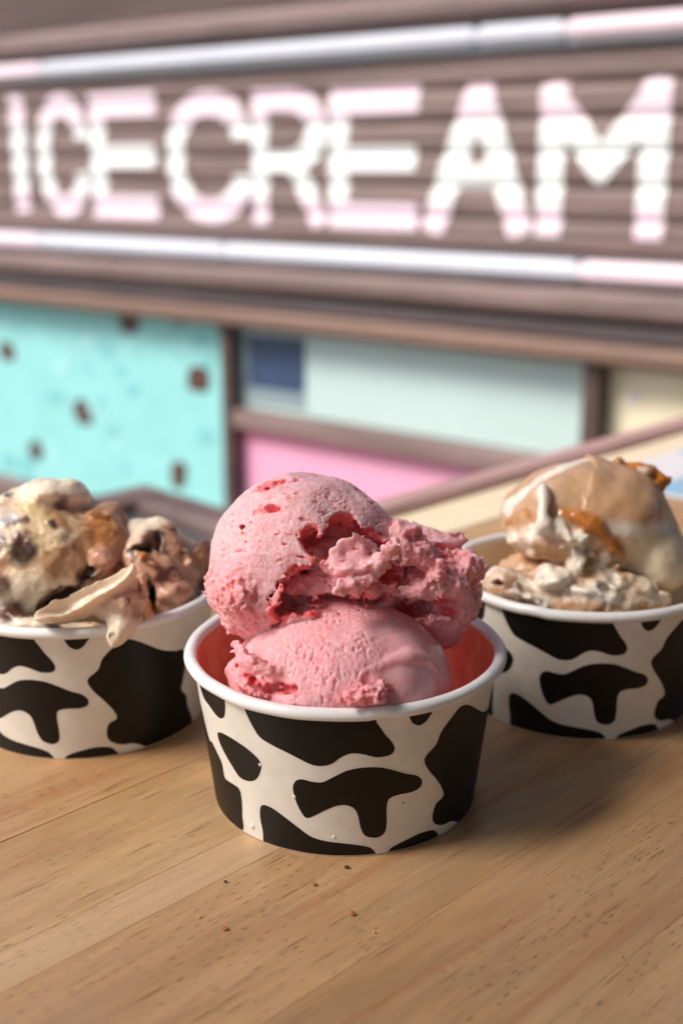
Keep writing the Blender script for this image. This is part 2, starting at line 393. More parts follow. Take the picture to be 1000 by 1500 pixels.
# ------------------------------------------------------------------ our wooden table
def m_wood(name='pale_oiled_wood', pale=0.0):
    k = NM(name); tc = k.n('TexCoord'); info = k.n('ObjectInfo')
    off = k.n('VectorMath', operation='SCALE'); off.inputs[0].default_value = (3.1, 1.7, .9); k.link(info.outputs['Random'], off.inputs['Scale'])
    add = k.n('VectorMath', operation='ADD'); k.link(tc.outputs['Object'], add.inputs[0]); k.link(off.outputs[0], add.inputs[1])
    def mp(sc, rot=0):
        o = k.n('Mapping'); k.link(add.outputs[0], o.inputs[0]); o.inputs['Scale'].default_value = sc; o.inputs['Rotation'].default_value = (0, 0, rot); return o.outputs[0]
    broad = k.noise(mp((5, 30, 5)), 1.0, 6, .6, 1.2)
    fine = k.noise(mp((30, 420, 30)), 1.0, 5, .65, .5)
    tint = k.noise(mp((3, 9, 3)), 1.0, 3, .5)
    c = k.ramp(broad, [(.25, srgb(180, 146, 106)), (.45, srgb(196, 160, 118)), (.62, srgb(208, 174, 133)), (.8, srgb(186, 151, 110))])
    c = k.mix(.55, c, k.ramp(fine, [(.3, .62), (.6, 1.0)]), 'MULTIPLY')
    c = k.mix(.5, c, k.ramp(tint, [(.3, srgb(214, 178, 150)), (.7, srgb(255, 250, 236))]), 'MULTIPLY')
    hue = k.ramp(info.outputs['Random'], [(0, (.88, .86, .84)), (.5, (.98, .96, .95)), (1, (.94, .88, .82))])
    c = k.mix(.8, c, hue, 'MULTIPLY')
    # open pores: short dark dashes along the grain
    vo = k.n('TexVoronoi', feature='F1'); k.link(mp((250, 2100, 60)), vo.inputs['Vector']); vo.inputs['Scale'].default_value = 1
    vo.inputs['Randomness'].default_value = 1
    sep = k.n('SeparateColor'); k.link(vo.outputs['Color'], sep.inputs[0])
    pick = k.math('LESS_THAN', sep.outputs[0], .22)
    dens = k.ramp(k.noise(mp((12, 45, 12)), 1.0, 3), [(.38, 0.0), (.6, 1.0)])
    dot = k.ramp(vo.outputs['Distance'], [(.16, 1.0), (.42, 0.0)])
    pore = k.math('MULTIPLY', k.math('MULTIPLY', pick, dot), dens)
    vo2 = k.n('TexVoronoi', feature='F1'); k.link(mp((70, 900, 30)), vo2.inputs['Vector']); vo2.inputs['Scale'].default_value = 1
    sep2 = k.n('SeparateColor'); k.link(vo2.outputs['Color'], sep2.inputs[0])
    p2 = k.math('MULTIPLY', k.math('LESS_THAN', sep2.outputs[1], .06), k.ramp(vo2.outputs['Distance'], [(.1, 1.0), (.5, 0.0)]))
    c = k.mix(k.math('MULTIPLY', pore, .6), c, srgb(112, 72, 44))
    c = k.mix(k.math('MULTIPLY', p2, .42), c, srgb(96, 58, 36))
    # a few flame-coloured growth lines
    wv_ = k.n('TexWave', wave_type='BANDS', bands_direction='Y'); k.link(mp((2.2, 16, 2)), wv_.inputs['Vector'])
    wv_.inputs['Scale'].default_value = .8; wv_.inputs['Distortion'].default_value = 9; wv_.inputs['Detail'].default_value = 2; wv_.inputs['Detail Scale'].default_value = .8
    line = k.ramp(wv_.outputs['Fac'], [(.0, .34), (.035, 0.0)])
    line = k.math('MULTIPLY', line, k.ramp(k.noise(mp((9, 14, 9)), 1.0, 2), [(.46, 0.0), (.6, 1.0)]))
    c = k.mix(line, c, srgb(158, 92, 52))
    # worn grey smudges
    sm = k.ramp(k.noise(mp((7, 16, 7)), 1.7, 4, .6), [(.56, 0.0), (.78, .35)])
    c = k.mix(sm, c, srgb(150, 140, 128))
    if pale: c = k.mix(pale, c, srgb(226, 200, 164))
    h = k.math('SUBTRACT', k.math('MULTIPLY', fine, .35), k.math('MAXIMUM', pore, p2))
    rg = k.ramp(k.noise(mp((20, 60, 20)), 1.0, 4), [(.3, .26), (.7, .48)])
    return k.set(Base_Color=c, Roughness=rg, Normal=k.bump(h, .00022, .7), Specular_IOR_Level=.45)
M_wood = m_wood(); M_wood2 = m_wood('paler_oiled_wood', .22)
M_strip = m_painted('pale_cream_edge', srgb(240, 222, 190), .04, .4, 20)
edge_pt = ground_pt(820, 688, 0.0)                     # a point on the table's far edge, before the trim
rzT = math.atan2(TD[1], TD[0])
e_off = float(np.dot(edge_pt, TN))                     # distance of the edge across the grain
table = empty('wooden_table', tuple(TN * e_off + np.array([0, 0, -.95])), rzT)
tag(table, 'pale oiled plank table with dusty rose trim, carrying the three cow print cups', 'table')
ztop = .95
widths = [.047, .052, .045, .014, .051, .046, .049, .052, .046, .05, .047, .051, .049, .046, .05, .048]
seam = ground_pt(300, 1300, 0.0); seam_off = e_off - float(np.dot(seam, TN))
m = MB(); m.box((-1.5, -.040, ztop - .03), (1.6, -.0003, ztop + .0006), 0, .0006); m.build('cream_strip', M_strip, table)  # pale cream band along the far edge of the top
y = .0405; ws = list(widths)
# shift so that one joint falls on the seam seen in front of the middle cup
cum = np.cumsum(ws) + .0405; near = cum[np.argmin(abs(cum - seam_off))]; ws[0] += seam_off - near
for r, w in enumerate(ws):
    x = -1.5 + rng.uniform(-.3, 0)
    while x < 1.5:
        L = rng.uniform(.55, .95)
        if r == 3: L = 3
        x1 = min(x + L, 1.6)
        m = MB(); dz = rng.uniform(-.00012, .00012)
        m.box((0, -w + .00005, -.03), (x1 - x - .00006, 0, 0), 0, .00010)
        m.build('plank', M_wood2 if r == 3 else M_wood, table, loc=(x, -y, ztop + dz))
        x = x1
    y += w
TW = y
m = MB(); m.box((-1.55, .0005, ztop - .05), (1.62, .021, ztop + .006), 0, .003); m.build('edge_trim', M_rail, table)
m = MB(); m.box((-1.5, -TW + .02, ztop - .10), (1.5, -.02, ztop - .0305), 0, .003); m.build('apron', M_dark, table)
for x in (-1.45, 1.4):
    for yy in (-.08, -TW + .03):
        m = MB(); m.box((x, yy, 0), (x + .05, yy + .05, ztop - .101), 0, .003); m.build('leg', M_dark, table)

# printed card lying at the far right of the table
cp = TD * .615 + TN * .400
card = empty('menu_card', (cp[0], cp[1], .0004), rzT)
tag(card, 'white and light blue printed card lying on the far right of the table', 'card')
m = MB(); m.box((0, -.085, .0004), (.24, .0, .0016), 0, 0); m.build('sheet', M_paper, card)
m = MB(); m.box((.002, -.066, .0017), (.238, -.042, .0021), 0, 0); m.build('print_band', M_cardblue, card)
m = MB(); m.box((.10, -.024, .0017), (.20, -.004, .0021), 0, 0); m.build('print_band', M_cardblue, card)

# ------------------------------------------------------------------ cups
HC, RB, RT, RL = .0466, .0402, .0457, .0019            # height to lip centre, base radius, wall radius at the lip, lip radius
def m_cup():
    k = NM('coated_white_paper'); v = k.coord()
    n1 = k.noise(v, 120, 4, .6)
    c = k.ramp(n1, [(.3, srgb(228, 222, 210)), (.7, srgb(240, 235, 225))])
    return k.set(Base_Color=c, Roughness=.38, Specular_IOR_Level=.5, Normal=k.bump(k.noise(v, 900, 3), .00005, .5),
                 Subsurface_Weight=.25, Subsurface_Radius=(.9, .7, .5), Subsurface_Scale=.0012)
M_cup = m_cup()
def m_inner(name, c0, stain=None):
    k = NM(name); v = k.coord()
    c = k.ramp(k.noise(v, 60, 4, .6), [(.3, tuple(x * .93 for x in c0)), (.7, c0)])
    if stain: c = k.mix(k.ramp(k.noise(v, 85, 5, .6, 1.0), [(.44, 0.0), (.60, .8)]), c, stain)
    return k.set(Base_Color=c, Roughness=.3)
k = NM('black_print_ink'); v = k.coord()
M_ink = k.set(Base_Color=k.ramp(k.noise(v, 300, 4, .7), [(.35, (.004, .0035, .003)), (.8, (.008, .007, .006))]), Roughness=.42, Specular_IOR_Level=.3,
              Normal=k.bump(k.noise(v, 900, 3), .00005, .5))
def wall_r(z): return RB + (RT - RB) * z / HC
NSEG = 192
def lathe(profile, mats, name, parent, fm=None, seg=NSEG):
    vs, fs, mi = [], [], []
    for r, z in profile:
        vs += [(r * math.cos(2*math.pi*i/seg), r * math.sin(2*math.pi*i/seg), z) for i in range(seg)]
    for j in range(len(profile) - 1):
        for i in range(seg):
            a = j*seg + i; b = j*seg + (i+1) % seg
            fs.append((a, b, b + seg, a + seg)); mi.append(fm[j] if fm else 0)
    return mesh_obj(name, vs, fs, mats, parent, True, fmat=mi)
FC = np.array([.0010, .3365, 0.0])                       # front cup
LC = np.array([-.0900, .394, 0.0]); LROT = R(0)
RC = np.array([.0862, .408, 0.0])
def cone_hit(px, py, base):
    r = ray(px, py); o = CAM - base; k = (RT - RB) / HC
    a = r[0]**2 + r[1]**2 - (k*r[2])**2; q = RB + k*o[2]
    b = 2*(o[0]*r[0] + o[1]*r[1] - k*r[2]*q); c = o[0]**2 + o[1]**2 - q*q
    D = b*b - 4*a*c
    t = (-b - math.sqrt(D)) / (2*a) if D > 0 else -b/(2*a)
    p = o + r*t
    return math.atan2(p[0], -p[1]), float(p[2])         # angle, 0 towards the viewer, positive to the right
Z4 = lambda L: [(250 + x/2, 980 + y/2) for x, y in L]
Z2 = lambda L: [(x*.32, 680 + y*.32) for x, y in L]
front_pat = [
 Z4([(212,80),(214,108),(225,137),(240,167),(262,200),(300,224),(340,244),(375,262),(410,279),(440,284),(470,278),(500,258),(530,247),(565,250),(600,258),(632,255),(650,246),(655,230),(645,210),(628,192),(613,170),(600,150),(596,120)]),
 Z4([(84,10),(86,45),(92,68),(100,88),(112,105),(130,130),(145,144),(157,139),(160,115),(158,88),(150,50)]),
 Z4([(138,188),(143,212),(158,245),(180,283),(203,317),(230,328),(250,323),(262,303),(265,280),(252,258),(220,230),(180,203),(150,187)]),
 Z4([(358,350),(366,328),(385,323),(415,330),(445,331),(475,317),(515,298),(560,289),(610,288),(650,296),(690,307),(720,312),(735,326),(730,346),(705,360),(668,368),(640,380),(632,405),(632,445),(628,475),(612,491),(590,494),(568,487),(556,465),(548,430),(538,410),(515,399),(485,401),(450,415),(420,430),(400,436),(386,425),(368,390)]),
 Z4([(262,410),(268,399),(282,400),(305,412),(340,438),(375,465),(410,490),(450,503),(500,510),(550,516),(585,524),(602,545),(600,570),(500,575),(400,562),(300,538),(275,520),(270,475),(263,440)]),
 Z4([(622,562),(640,530),(655,518),(690,500),(730,481),(765,472),(779,480),(783,500),(740,540),(680,565)]),
 Z4([(695,120),(697,137),(708,158),(727,165),(745,155),(758,138),(766,115)]),
]
pats = [[cone_hit(x, y, FC) for x, y in L] for L in front_pat]
# right-hand big spot, best seen on the left cup; the left cup is turned by LROT against the front one
big = Z2([(520,838),(565,803),(620,806),(690,832),(740,850),(800,855),(838,850),(850,900),(838,985),(830,1030),(852,1060),(860,1110),(880,1170),(872,1235),(830,1275),(760,1310),(712,1320),(660,1290),(610,1278),(560,1283),(510,1270),(490,1240),(498,1190),(535,1163),(522,1130),(480,1085),(430,1040),(402,1000),(410,975),(450,940),(470,890)])
bh_ = [cone_hit(x, y, LC) for x, y in big]
tipL = cone_hit(405*.32, 680 + 1095*.32, LC); tipF = cone_hit(250 + 735/2, 980 + 325/2, FC)
LROT = tipL[0] - tipF[0]
bh_ = [(a - LROT, z) for a, z in bh_]
a0 = min(a for a, z in bh_); zt = .0405
pats.append([(a, z) for a, z in bh_])
# left lower spot that runs round the side, then the rest of the print that the photograph hides
dl = [cone_hit(x, y, FC) for x, y in Z4([(112,200),(122,215),(138,248),(150,275),(155,300),(160,320),(180,335),(200,350),(208,380),(210,430),(208,475)])]
dl = dl + [(dl[-1][0] - .30, -.004), (dl[-1][0] - .72, -.004), (dl[0][0] - .42, .012), (dl[0][0] - .30, .026), (dl[0][0] - .14, .033)]
pats.append(dl)
def rnd_spot(th, z, ra, rzz, seed):
    q = random.Random(seed); n = 10
    return [(th + ra * (1 + q.uniform(-.38, .38)) * math.cos(2*math.pi*i/n), z + rzz * (1 + q.uniform(-.38, .38)) * math.sin(2*math.pi*i/n)) for i in range(n)]
for a in [(2.62, .036, .24, .012, 1), (2.30, .012, .19, .009, 2), (2.95, .008, .20, .009, 3), (3.42, .030, .26, .014, 4), (3.95, .044, .20, .009, 5), (3.80, .010, .26, .010, 6),
          (4.34, .030, .16, .010, 7), (2.05, .046, .12, .006, 8)]:
    pats.append(rnd_spot(*a))
def catmull(P, n=7):
    out = []; N = len(P)
    for i in range(N):
        p0, p1, p2, p3 = (np.array(P[(i + j - 1) % N]) for j in range(4))
        for s in range(n):
            t = s / n
            out.append(.5 * ((2*p1) + (-p0+p2)*t + (2*p0-5*p1+4*p2-p3)*t*t + (-p0+3*p1-3*p2+p3)*t**3))
    return out
def spot_mesh(P):
    R0 = .044
    c = [(q[0] * R0, min(max(q[1], .0004), HC - .0018)) for q in catmull(P)]
    # drop doubles
    cc = []
    for p in c:
        if not cc or math.hypot(p[0]-cc[-1][0], p[1]-cc[-1][1]) > 5e-5: cc.append(p)
    if math.hypot(cc[0][0]-cc[-1][0], cc[0][1]-cc[-1][1]) < 5e-5: cc.pop()
    xs = [p[0] for p in cc]; zs = [p[1] for p in cc]
    A = np.array(cc); n = len(cc); pts = [Vector(p) for p in cc]
    def inside(x, z):
        r = False
        for i in range(n):
            (x0, z0), (x1, z1) = cc[i], cc[i-1]
            if (z0 > z) != (z1 > z) and x < (x1-x0)*(z-z0)/(z1-z0) + x0: r = not r
        return r
    g = .0018; x = min(xs) + g
    while x < max(xs):
        z = min(zs) + g
        while z < max(zs):
            if inside(x, z) and np.min(np.hypot(A[:,0]-x, A[:,1]-z)) > g*.4: pts.append(Vector((x, z)))
            z += g
        x += g
    v, e, f, *_ = delaunay_2d_cdt(pts, [], [list(range(n))], 1, 1e-7)
    vs = []
    for p in v:
        th = p.x / R0; r = wall_r(p.y) + .00007
        vs.append((r * math.sin(th), -r * math.cos(th), p.y))
    out = []
    for t in f:
        a, b, c_ = (np.array(vs[i]) for i in t[:3]); nrm = np.cross(b - a, c_ - a)
        out.append(tuple(t) if nrm[0]*a[0] + nrm[1]*a[1] > 0 else tuple(reversed(t)))
    return vs, out
sv, sf = [], []
for P in pats:
    v_, f_ = spot_mesh(P); n0 = len(sv); sv += v_; sf += [tuple(n0 + i for i in t) for t in f_]
def make_cup(name, base, rot, label, inner):
    c = empty(name, tuple(base), rot)
    tag(c, label, 'paper cup', 'cow print ice cream cups on the table')
    pr = [(RB - .0025, .0015), (RB - .0012, .0003), (RB, 0.0)] + [(wall_r(z), z) for z in np.linspace(.0006, HC - .0015, 12)]
    lathe(pr, M_cup, 'sleeve', c)
    lip = [(RT + .0008 + RL * math.cos(t), HC + RL * .95 * math.sin(t)) for t in np.linspace(-math.pi, math.pi * 1.0, 25)]
    lp = lathe(lip, M_lip, 'lip', c)
    ph = rng.uniform(0, 6)
    for v_ in lp.data.vertices:
        a_ = math.atan2(v_.co.y, v_.co.x); w_ = .00016 * math.sin(3 * a_ + ph) + .00009 * math.sin(7 * a_ + 2 * ph) + .00005 * math.sin(17 * a_ + ph)
        g_ = 1 + w_ / RT; v_.co.x *= g_; v_.co.y *= g_; v_.co.z += .6 * w_ * math.cos(2 * a_ + ph) + (.00022 if 0 < (a_ - ph + 3) % 6.2832 < .13 else 0)
    inn = [(wall_r(z) - .0007, z) for z in np.linspace(HC, .004, 8)] + [(RB * .5, .0038), (.0001, .0038)]
    lathe(inn, inner, 'lining', c)
    o = mesh_obj('cow_print', sv, sf, M_ink, c, True)
    return c
k = NM('glossy_white_lip'); v = k.coord()
M_lip = k.set(Base_Color=k.ramp(k.noise(v, 90, 3), [(.3, srgb(234, 234, 234)), (.7, srgb(244, 243, 240))]), Roughness=.32,
              Subsurface_Weight=.3, Subsurface_Radius=(.9, .8, .7), Subsurface_Scale=.001, Normal=k.bump(k.noise(v, 260, 3), .0001, .35))
# rotation about z by rot turns the print by -? : angle is measured clockwise seen from above => use +rot
front_cup = make_cup('ice_cream_cup', FC, 0, 'black and white cow print paper cup in front, holding the pink ice cream', m_inner('pink_stained_lining', srgb(240, 150, 118), srgb(226, 108, 96)))
make_cup('ice_cream_cup', LC, LROT, 'cow print paper cup on the left, holding the vanilla and chocolate chunk ice cream', m_inner('milky_lining', srgb(236, 228, 216)))
make_cup('ice_cream_cup', RC, R(-8), 'cow print paper cup on the right, holding the caramel ice cream', m_inner('cream_lining', srgb(236, 218, 182)))

M_drop = m_painted('milky_droplet', srgb(236, 226, 214), .03, .12)
for i, (x, y, rr) in enumerate([(240, 460, 9), (262, 280, 6), (362, 374, 7), (478, 492, 6), (680, 392, 3)]):
    a_, z_ = cone_hit(250 + x/2, 980 + y/2, FC); rr *= .00008; cr = wall_r(z_) + .00008; q = random.Random(500 + i)
    vs, fs = [(0, -rr * .45, 0)], []
    for j in (1, 2, 3):
        t = j * math.pi / 6
        for b in range(10):
            e = q.uniform(.9, 1.12); vs.append((rr * math.sin(t) * math.cos(b * .62832) * e, -rr * .45 * math.cos(t), rr * math.sin(t) * math.sin(b * .62832) * e * 1.2))
    fs += [(0, 1 + b, 1 + (b + 1) % 10) for b in range(10)]
    fs += [(1 + j*10 + b, 11 + j*10 + b, 11 + j*10 + (b+1) % 10, 1 + j*10 + (b+1) % 10) for j in range(2) for b in range(10)]
    o = mesh_obj('droplet', vs, fs, M_drop if rr > .00035 else M_choc, front_cup, True, loc=(cr * math.sin(a_), -cr * math.cos(a_), z_)); o.rotation_euler = (0, 0, a_)

# ------------------------------------------------------------------ ice cream: signed-distance sculpting
def _h(ix, iy, iz, seed):
    n = (ix.astype(np.uint32) * np.uint32(374761393) + iy.astype(np.uint32) * np.uint32(668265263)
         + iz.astype(np.uint32) * np.uint32(2147483647) + np.uint32((seed * 974634777 + 12345) & 0xffffffff))
    n = (n ^ (n >> np.uint32(13))) * np.uint32(1274126177)
    n = (n ^ (n >> np.uint32(16))) * np.uint32(2246822519)
    return n ^ (n >> np.uint32(15))
def vnoise(P, f, seed=0):
    # smooth gradient-like noise in -1..1 at points P (N,3); f may be scalar or a 3-vector
    Q = (P * np.asarray(f, dtype=np.float32)).astype(np.float32) + np.float32(531.7 + seed * 17.3)
    I = np.floor(Q); F = Q - I; I = I.astype(np.int32)
    U = F * F * F * (F * (F * 6 - 15) + 10)
    out = np.zeros(len(P), np.float32)
    for dx in (0, 1):
        wx = U[:, 0] if dx else 1 - U[:, 0]
        for dy in (0, 1):
            wy = U[:, 1] if dy else 1 - U[:, 1]
            for dz in (0, 1):
                wz = U[:, 2] if dz else 1 - U[:, 2]
                h = _h(I[:, 0] + dx, I[:, 1] + dy, I[:, 2] + dz, seed)
                gx = ((h & np.uint32(1023)).astype(np.float32) / 511.5 - 1)
                gy = (((h >> np.uint32(10)) & np.uint32(1023)).astype(np.float32) / 511.5 - 1)
                gz = (((h >> np.uint32(20)) & np.uint32(1023)).astype(np.float32) / 511.5 - 1)
                out += wx * wy * wz * (gx * (F[:, 0] - dx) + gy * (F[:, 1] - dy) + gz * (F[:, 2] - dz))
    return out * 1.6
def fbm(P, f, o=4, seed=0, g=.5):
    s = np.zeros(len(P), np.float32); a = 1.0; f = np.asarray(f, dtype=np.float32)
    for i in range(o):
        s += a * vnoise(P, f, seed + i * 7); a *= g; f = f * 2.03
    return s
def billow(P, f, o=3, seed=0, g=.55):
    s = np.zeros(len(P), np.float32); a = 1.0; f = np.asarray(f, dtype=np.float32)
    for i in range(o):
        s += a * (np.abs(vnoise(P, f, seed + i * 5)) * 2 - .6); a *= g; f = f * 2.1
    return s
def worley(P, f, seed=0):
    # distance to the nearest of scattered points, in cells
    Q = (P * np.float32(f)).astype(np.float32) + np.float32(411.3 + seed * 3.7); I = np.floor(Q).astype(np.int32); F = Q - I
    best = np.full(len(P), 9.0, np.float32)
    for dx in (-1, 0, 1):
        for dy in (-1, 0, 1):
            for dz in (-1, 0, 1):
                h = _h(I[:, 0] + dx, I[:, 1] + dy, I[:, 2] + dz, seed)
                ox = (h & np.uint32(1023)).astype(np.float32) / 1023; oy = ((h >> np.uint32(10)) & np.uint32(1023)).astype(np.float32) / 1023
                oz = ((h >> np.uint32(20)) & np.uint32(1023)).astype(np.float32) / 1023
                d = (dx + ox - F[:, 0]) ** 2 + (dy + oy - F[:, 1]) ** 2 + (dz + oz - F[:, 2]) ** 2
                best = np.minimum(best, d)
    return np.sqrt(best)
def sstep(a, b, x):
    t = np.clip((x - a) / (b - a), 0, 1); return t * t * (3 - 2 * t)
CAMF = np.stack([CX, CY, CZ])                           # rows: right, up, towards the viewer
def frame(rot=0, tilt=0, yaw=0):
    # rot turns in the view plane (degrees, anticlockwise), tilt leans the up axis to the viewer, yaw about up
    c, s = math.cos(R(rot)), math.sin(R(rot)); A = np.array([[c, s, 0], [-s, c, 0], [0, 0, 1]])
    c, s = math.cos(R(tilt)), math.sin(R(tilt)); B = np.array([[1, 0, 0], [0, c, s], [0, -s, c]])
    c, s = math.cos(R(yaw)), math.sin(R(yaw)); D = np.array([[c, 0, -s], [0, 1, 0], [s, 0, c]])
    return D @ B @ A @ CAMF
def ell(c, r, rot=0, tilt=0, yaw=0, warp=0, wf=90, seed=0):
    c = np.array(c); r = np.array(r, dtype=np.float32); F = frame(rot, tilt, yaw).astype(np.float32)
    def f(P):
        Q = (P - c).astype(np.float32) @ F.T
        if warp:
            Q = Q + warp * np.stack([vnoise(P, wf, seed + j) for j in (1, 2, 3)], 1)
        k0 = np.linalg.norm(Q / r, axis=1); k1 = np.linalg.norm(Q / (r * r), axis=1)
        return k0 * (k0 - 1) / np.maximum(k1, 1e-6)
    f.c = c; f.r = float(max(r)) + warp; return f
def sheet(c, r, rot=0, tilt=0, yaw=0, bend=0, curl=0, th=.0012, wav=0, wf=140, seed=0):
    # a thin bent petal: half sizes r[0] x r[1], thickness th; bend curves it, wav ruffles it
    c = np.array(c); F = frame(rot, tilt, yaw).astype(np.float32)
    def f(P):
        Q = (P - c).astype(np.float32) @ F.T
        z = Q[:, 2] - bend * (Q[:, 0] / r[0]) ** 2 - curl * (Q[:, 1] / r[1]) ** 2
        if wav: z = z + wav * vnoise(P, wf, seed)
        e = wav * .8 * vnoise(P, wf * 1.7, seed + 3) if wav else 0
        k = (np.sqrt((Q[:, 0] / r[0]) ** 2 + (Q[:, 1] / r[1]) ** 2) - 1) * min(r) + e
        return np.sqrt(np.maximum(k, 0) ** 2 + np.maximum(np.abs(z) - th * .5, 0) ** 2) + np.minimum(np.maximum(k, np.abs(z) - th * .5), 0) - th * .3
    f.c = c; f.r = max(r) + abs(bend) + abs(curl) + wav; return f
def tube(pts, rad):
    P_ = [np.array(p) for p in pts]; rr = rad if isinstance(rad, (list, tuple)) else [rad] * len(P_)
    def f(P):
        best = np.full(len(P), 1.0, np.float32)
        for i in range(len(P_) - 1):
            a, b = P_[i], P_[i+1]; ab = b - a; L = max(float(ab @ ab), 1e-12)
            t = np.clip(((P - a) @ ab) / L, 0, 1)
            d = np.linalg.norm(P - a - t[:, None] * ab, axis=1) - (rr[i] + (rr[i+1] - rr[i]) * t)
            best = np.minimum(best, d)
        return best
    f.c = sum(P_) / len(P_); f.r = max(np.linalg.norm(p - f.c) for p in P_) + max(rr); return f
class Clay:
    """ops: u adds, s cuts away. rough 0 smooth skin .. 1 torn crumb; col an index in the tint list"""
    def __init__(s): s.ops = []
    def u(s, f, k=.001, rough=0.0, col=0): s.ops.append(('u', f, k, rough, col)); return s
    def s(s, f, k=.001, rough=1.0, col=None): s.ops.append(('s', f, k, rough, col)); return s
    def ev(s, P, ncol=1):
        d = np.full(len(P), 1.0, np.float32); ro = np.zeros(len(P), np.float32); cw = np.zeros((len(P), ncol), np.float32); cut = np.zeros(len(P), np.float32)
        for op, f, k, rough, col in s.ops:
            q = np.linalg.norm(P - f.c.astype(np.float32), axis=1) - np.float32(f.r); m = q < .004
            e = q.astype(np.float32)
            if m.any(): e[m] = f(P[m])
            if op == 'u':
                h = np.clip(.5 + .5 * (d - e) / k, 0, 1)
                d = d + (e - d) * h - k * h * (1 - h)
                ro = ro + (rough - ro) * h; cut *= (1 - h)
                t = np.zeros(ncol, np.float32); t[col] = 1
                cw = cw + (t - cw) * h[:, None]
            else:
                h = np.clip(.5 - .5 * (d + e) / k, 0, 1)
                d = d + (-e - d) * h + k * h * (1 - h)
                w = sstep(-.001, .0004, -e) * (np.abs(d + e) < .0012)
                ro = np.maximum(ro, rough * w); cut = np.maximum(cut, w)
                if col is not None:
                    t = np.zeros(ncol, np.float32); t[col] = 1; cw = cw + (t - cw) * w[:, None]
        return d, ro, cw, cut
def on(clay, p, lift=0.0, lo=-.045, hi=.03):
    # the first point of the modelled surface on the line from the eye through p, lifted a little
    p = np.array(p); dr = (p - CAM) / np.linalg.norm(p - CAM); t = np.arange(lo, hi, .0004)
    Q = (p + t[:, None] * dr).astype(np.float32); d = clay.ev(Q, 8)[0]; i = np.flatnonzero(d < 0)
    return p + (t[i[0]] if len(i) else 0.0) * dr - dr * lift
def surface_nets(D, o, h):
    nx, ny, nz = D.shape; S = D < 0
    c = [S[i:nx-1+i, j:ny-1+j, k:nz-1+k] for i in (0,1) for j in (0,1) for k in (0,1)]
    tot = sum(a.astype(np.int8) for a in c); act = (tot > 0) & (tot < 8)
    I = np.argwhere(act); idx = np.full(act.shape, -1, np.int32); idx[act] = np.arange(len(I))
    acc = np.zeros((len(I), 3), np.float32); cnt = np.zeros(len(I), np.float32)
    cor = [(i, j, k) for i in (0,1) for j in (0,1) for k in (0,1)]
    val = {q: D[I[:,0]+q[0], I[:,1]+q[1], I[:,2]+q[2]] for q in cor}
    for q in cor:
        for ax in range(3):
            if q[ax]: continue
            r = list(q); r[ax] = 1; r = tuple(r); a, b = val[q], val[r]; m = (a < 0) != (b < 0)
            t = np.where(m, a / np.where(m, a - b, 1), 0)
            p = np.tile(np.array(q, np.float32), (len(I), 1)); p[:, ax] = t
            acc += p * m[:, None]; cnt += m
    V = (I + acc / cnt[:, None]) * h + o
    F = []
    for ax in range(3):
        a1, a2 = (ax + 1) % 3, (ax + 2) % 3
        sl0 = [slice(None)] * 3; sl1 = [slice(None)] * 3; sl0[ax] = slice(0, -1); sl1[ax] = slice(1, None)
        A, B = S[tuple(sl0)], S[tuple(sl1)]; E = np.argwhere(A != B)
        E = E[(E[:, a1] > 0) & (E[:, a2] > 0) & (E[:, a1] < D.shape[a1] - 1) & (E[:, a2] < D.shape[a2] - 1)]
        ins = S[E[:,0], E[:,1], E[:,2]]
        def g(d1, d2):
            Q = E.copy(); Q[:, a1] -= d1; Q[:, a2] -= d2; return idx[Q[:,0], Q[:,1], Q[:,2]]
        q = np.stack([g(1,1), g(0,1), g(0,0), g(1,0)], 1); q[~ins] = q[~ins][:, ::-1]
        F.append(q)
    return V, np.concatenate(F)
def largest(V, F):
    lab = np.arange(len(V))
    while True:
        m = lab[F].min(1); new = lab.copy()
        for j in range(4): np.minimum.at(new, F[:, j], m)
        new = new[new]
        if (new == lab).all(): break
        lab = new
    u, c = np.unique(lab, return_counts=True); keep = lab == u[np.argmax(c)]
    mp = np.cumsum(keep) - 1; Fk = F[keep[F[:, 0]]]
    return V[keep], mp[Fk]
def vnormals(V, F):
    n = np.cross(V[F[:,2]] - V[F[:,0]], V[F[:,3]] - V[F[:,1]]); N = np.zeros_like(V)
    for j in range(4): np.add.at(N, F[:, j], n)
    return N / np.maximum(np.linalg.norm(N, axis=1), 1e-12)[:, None]
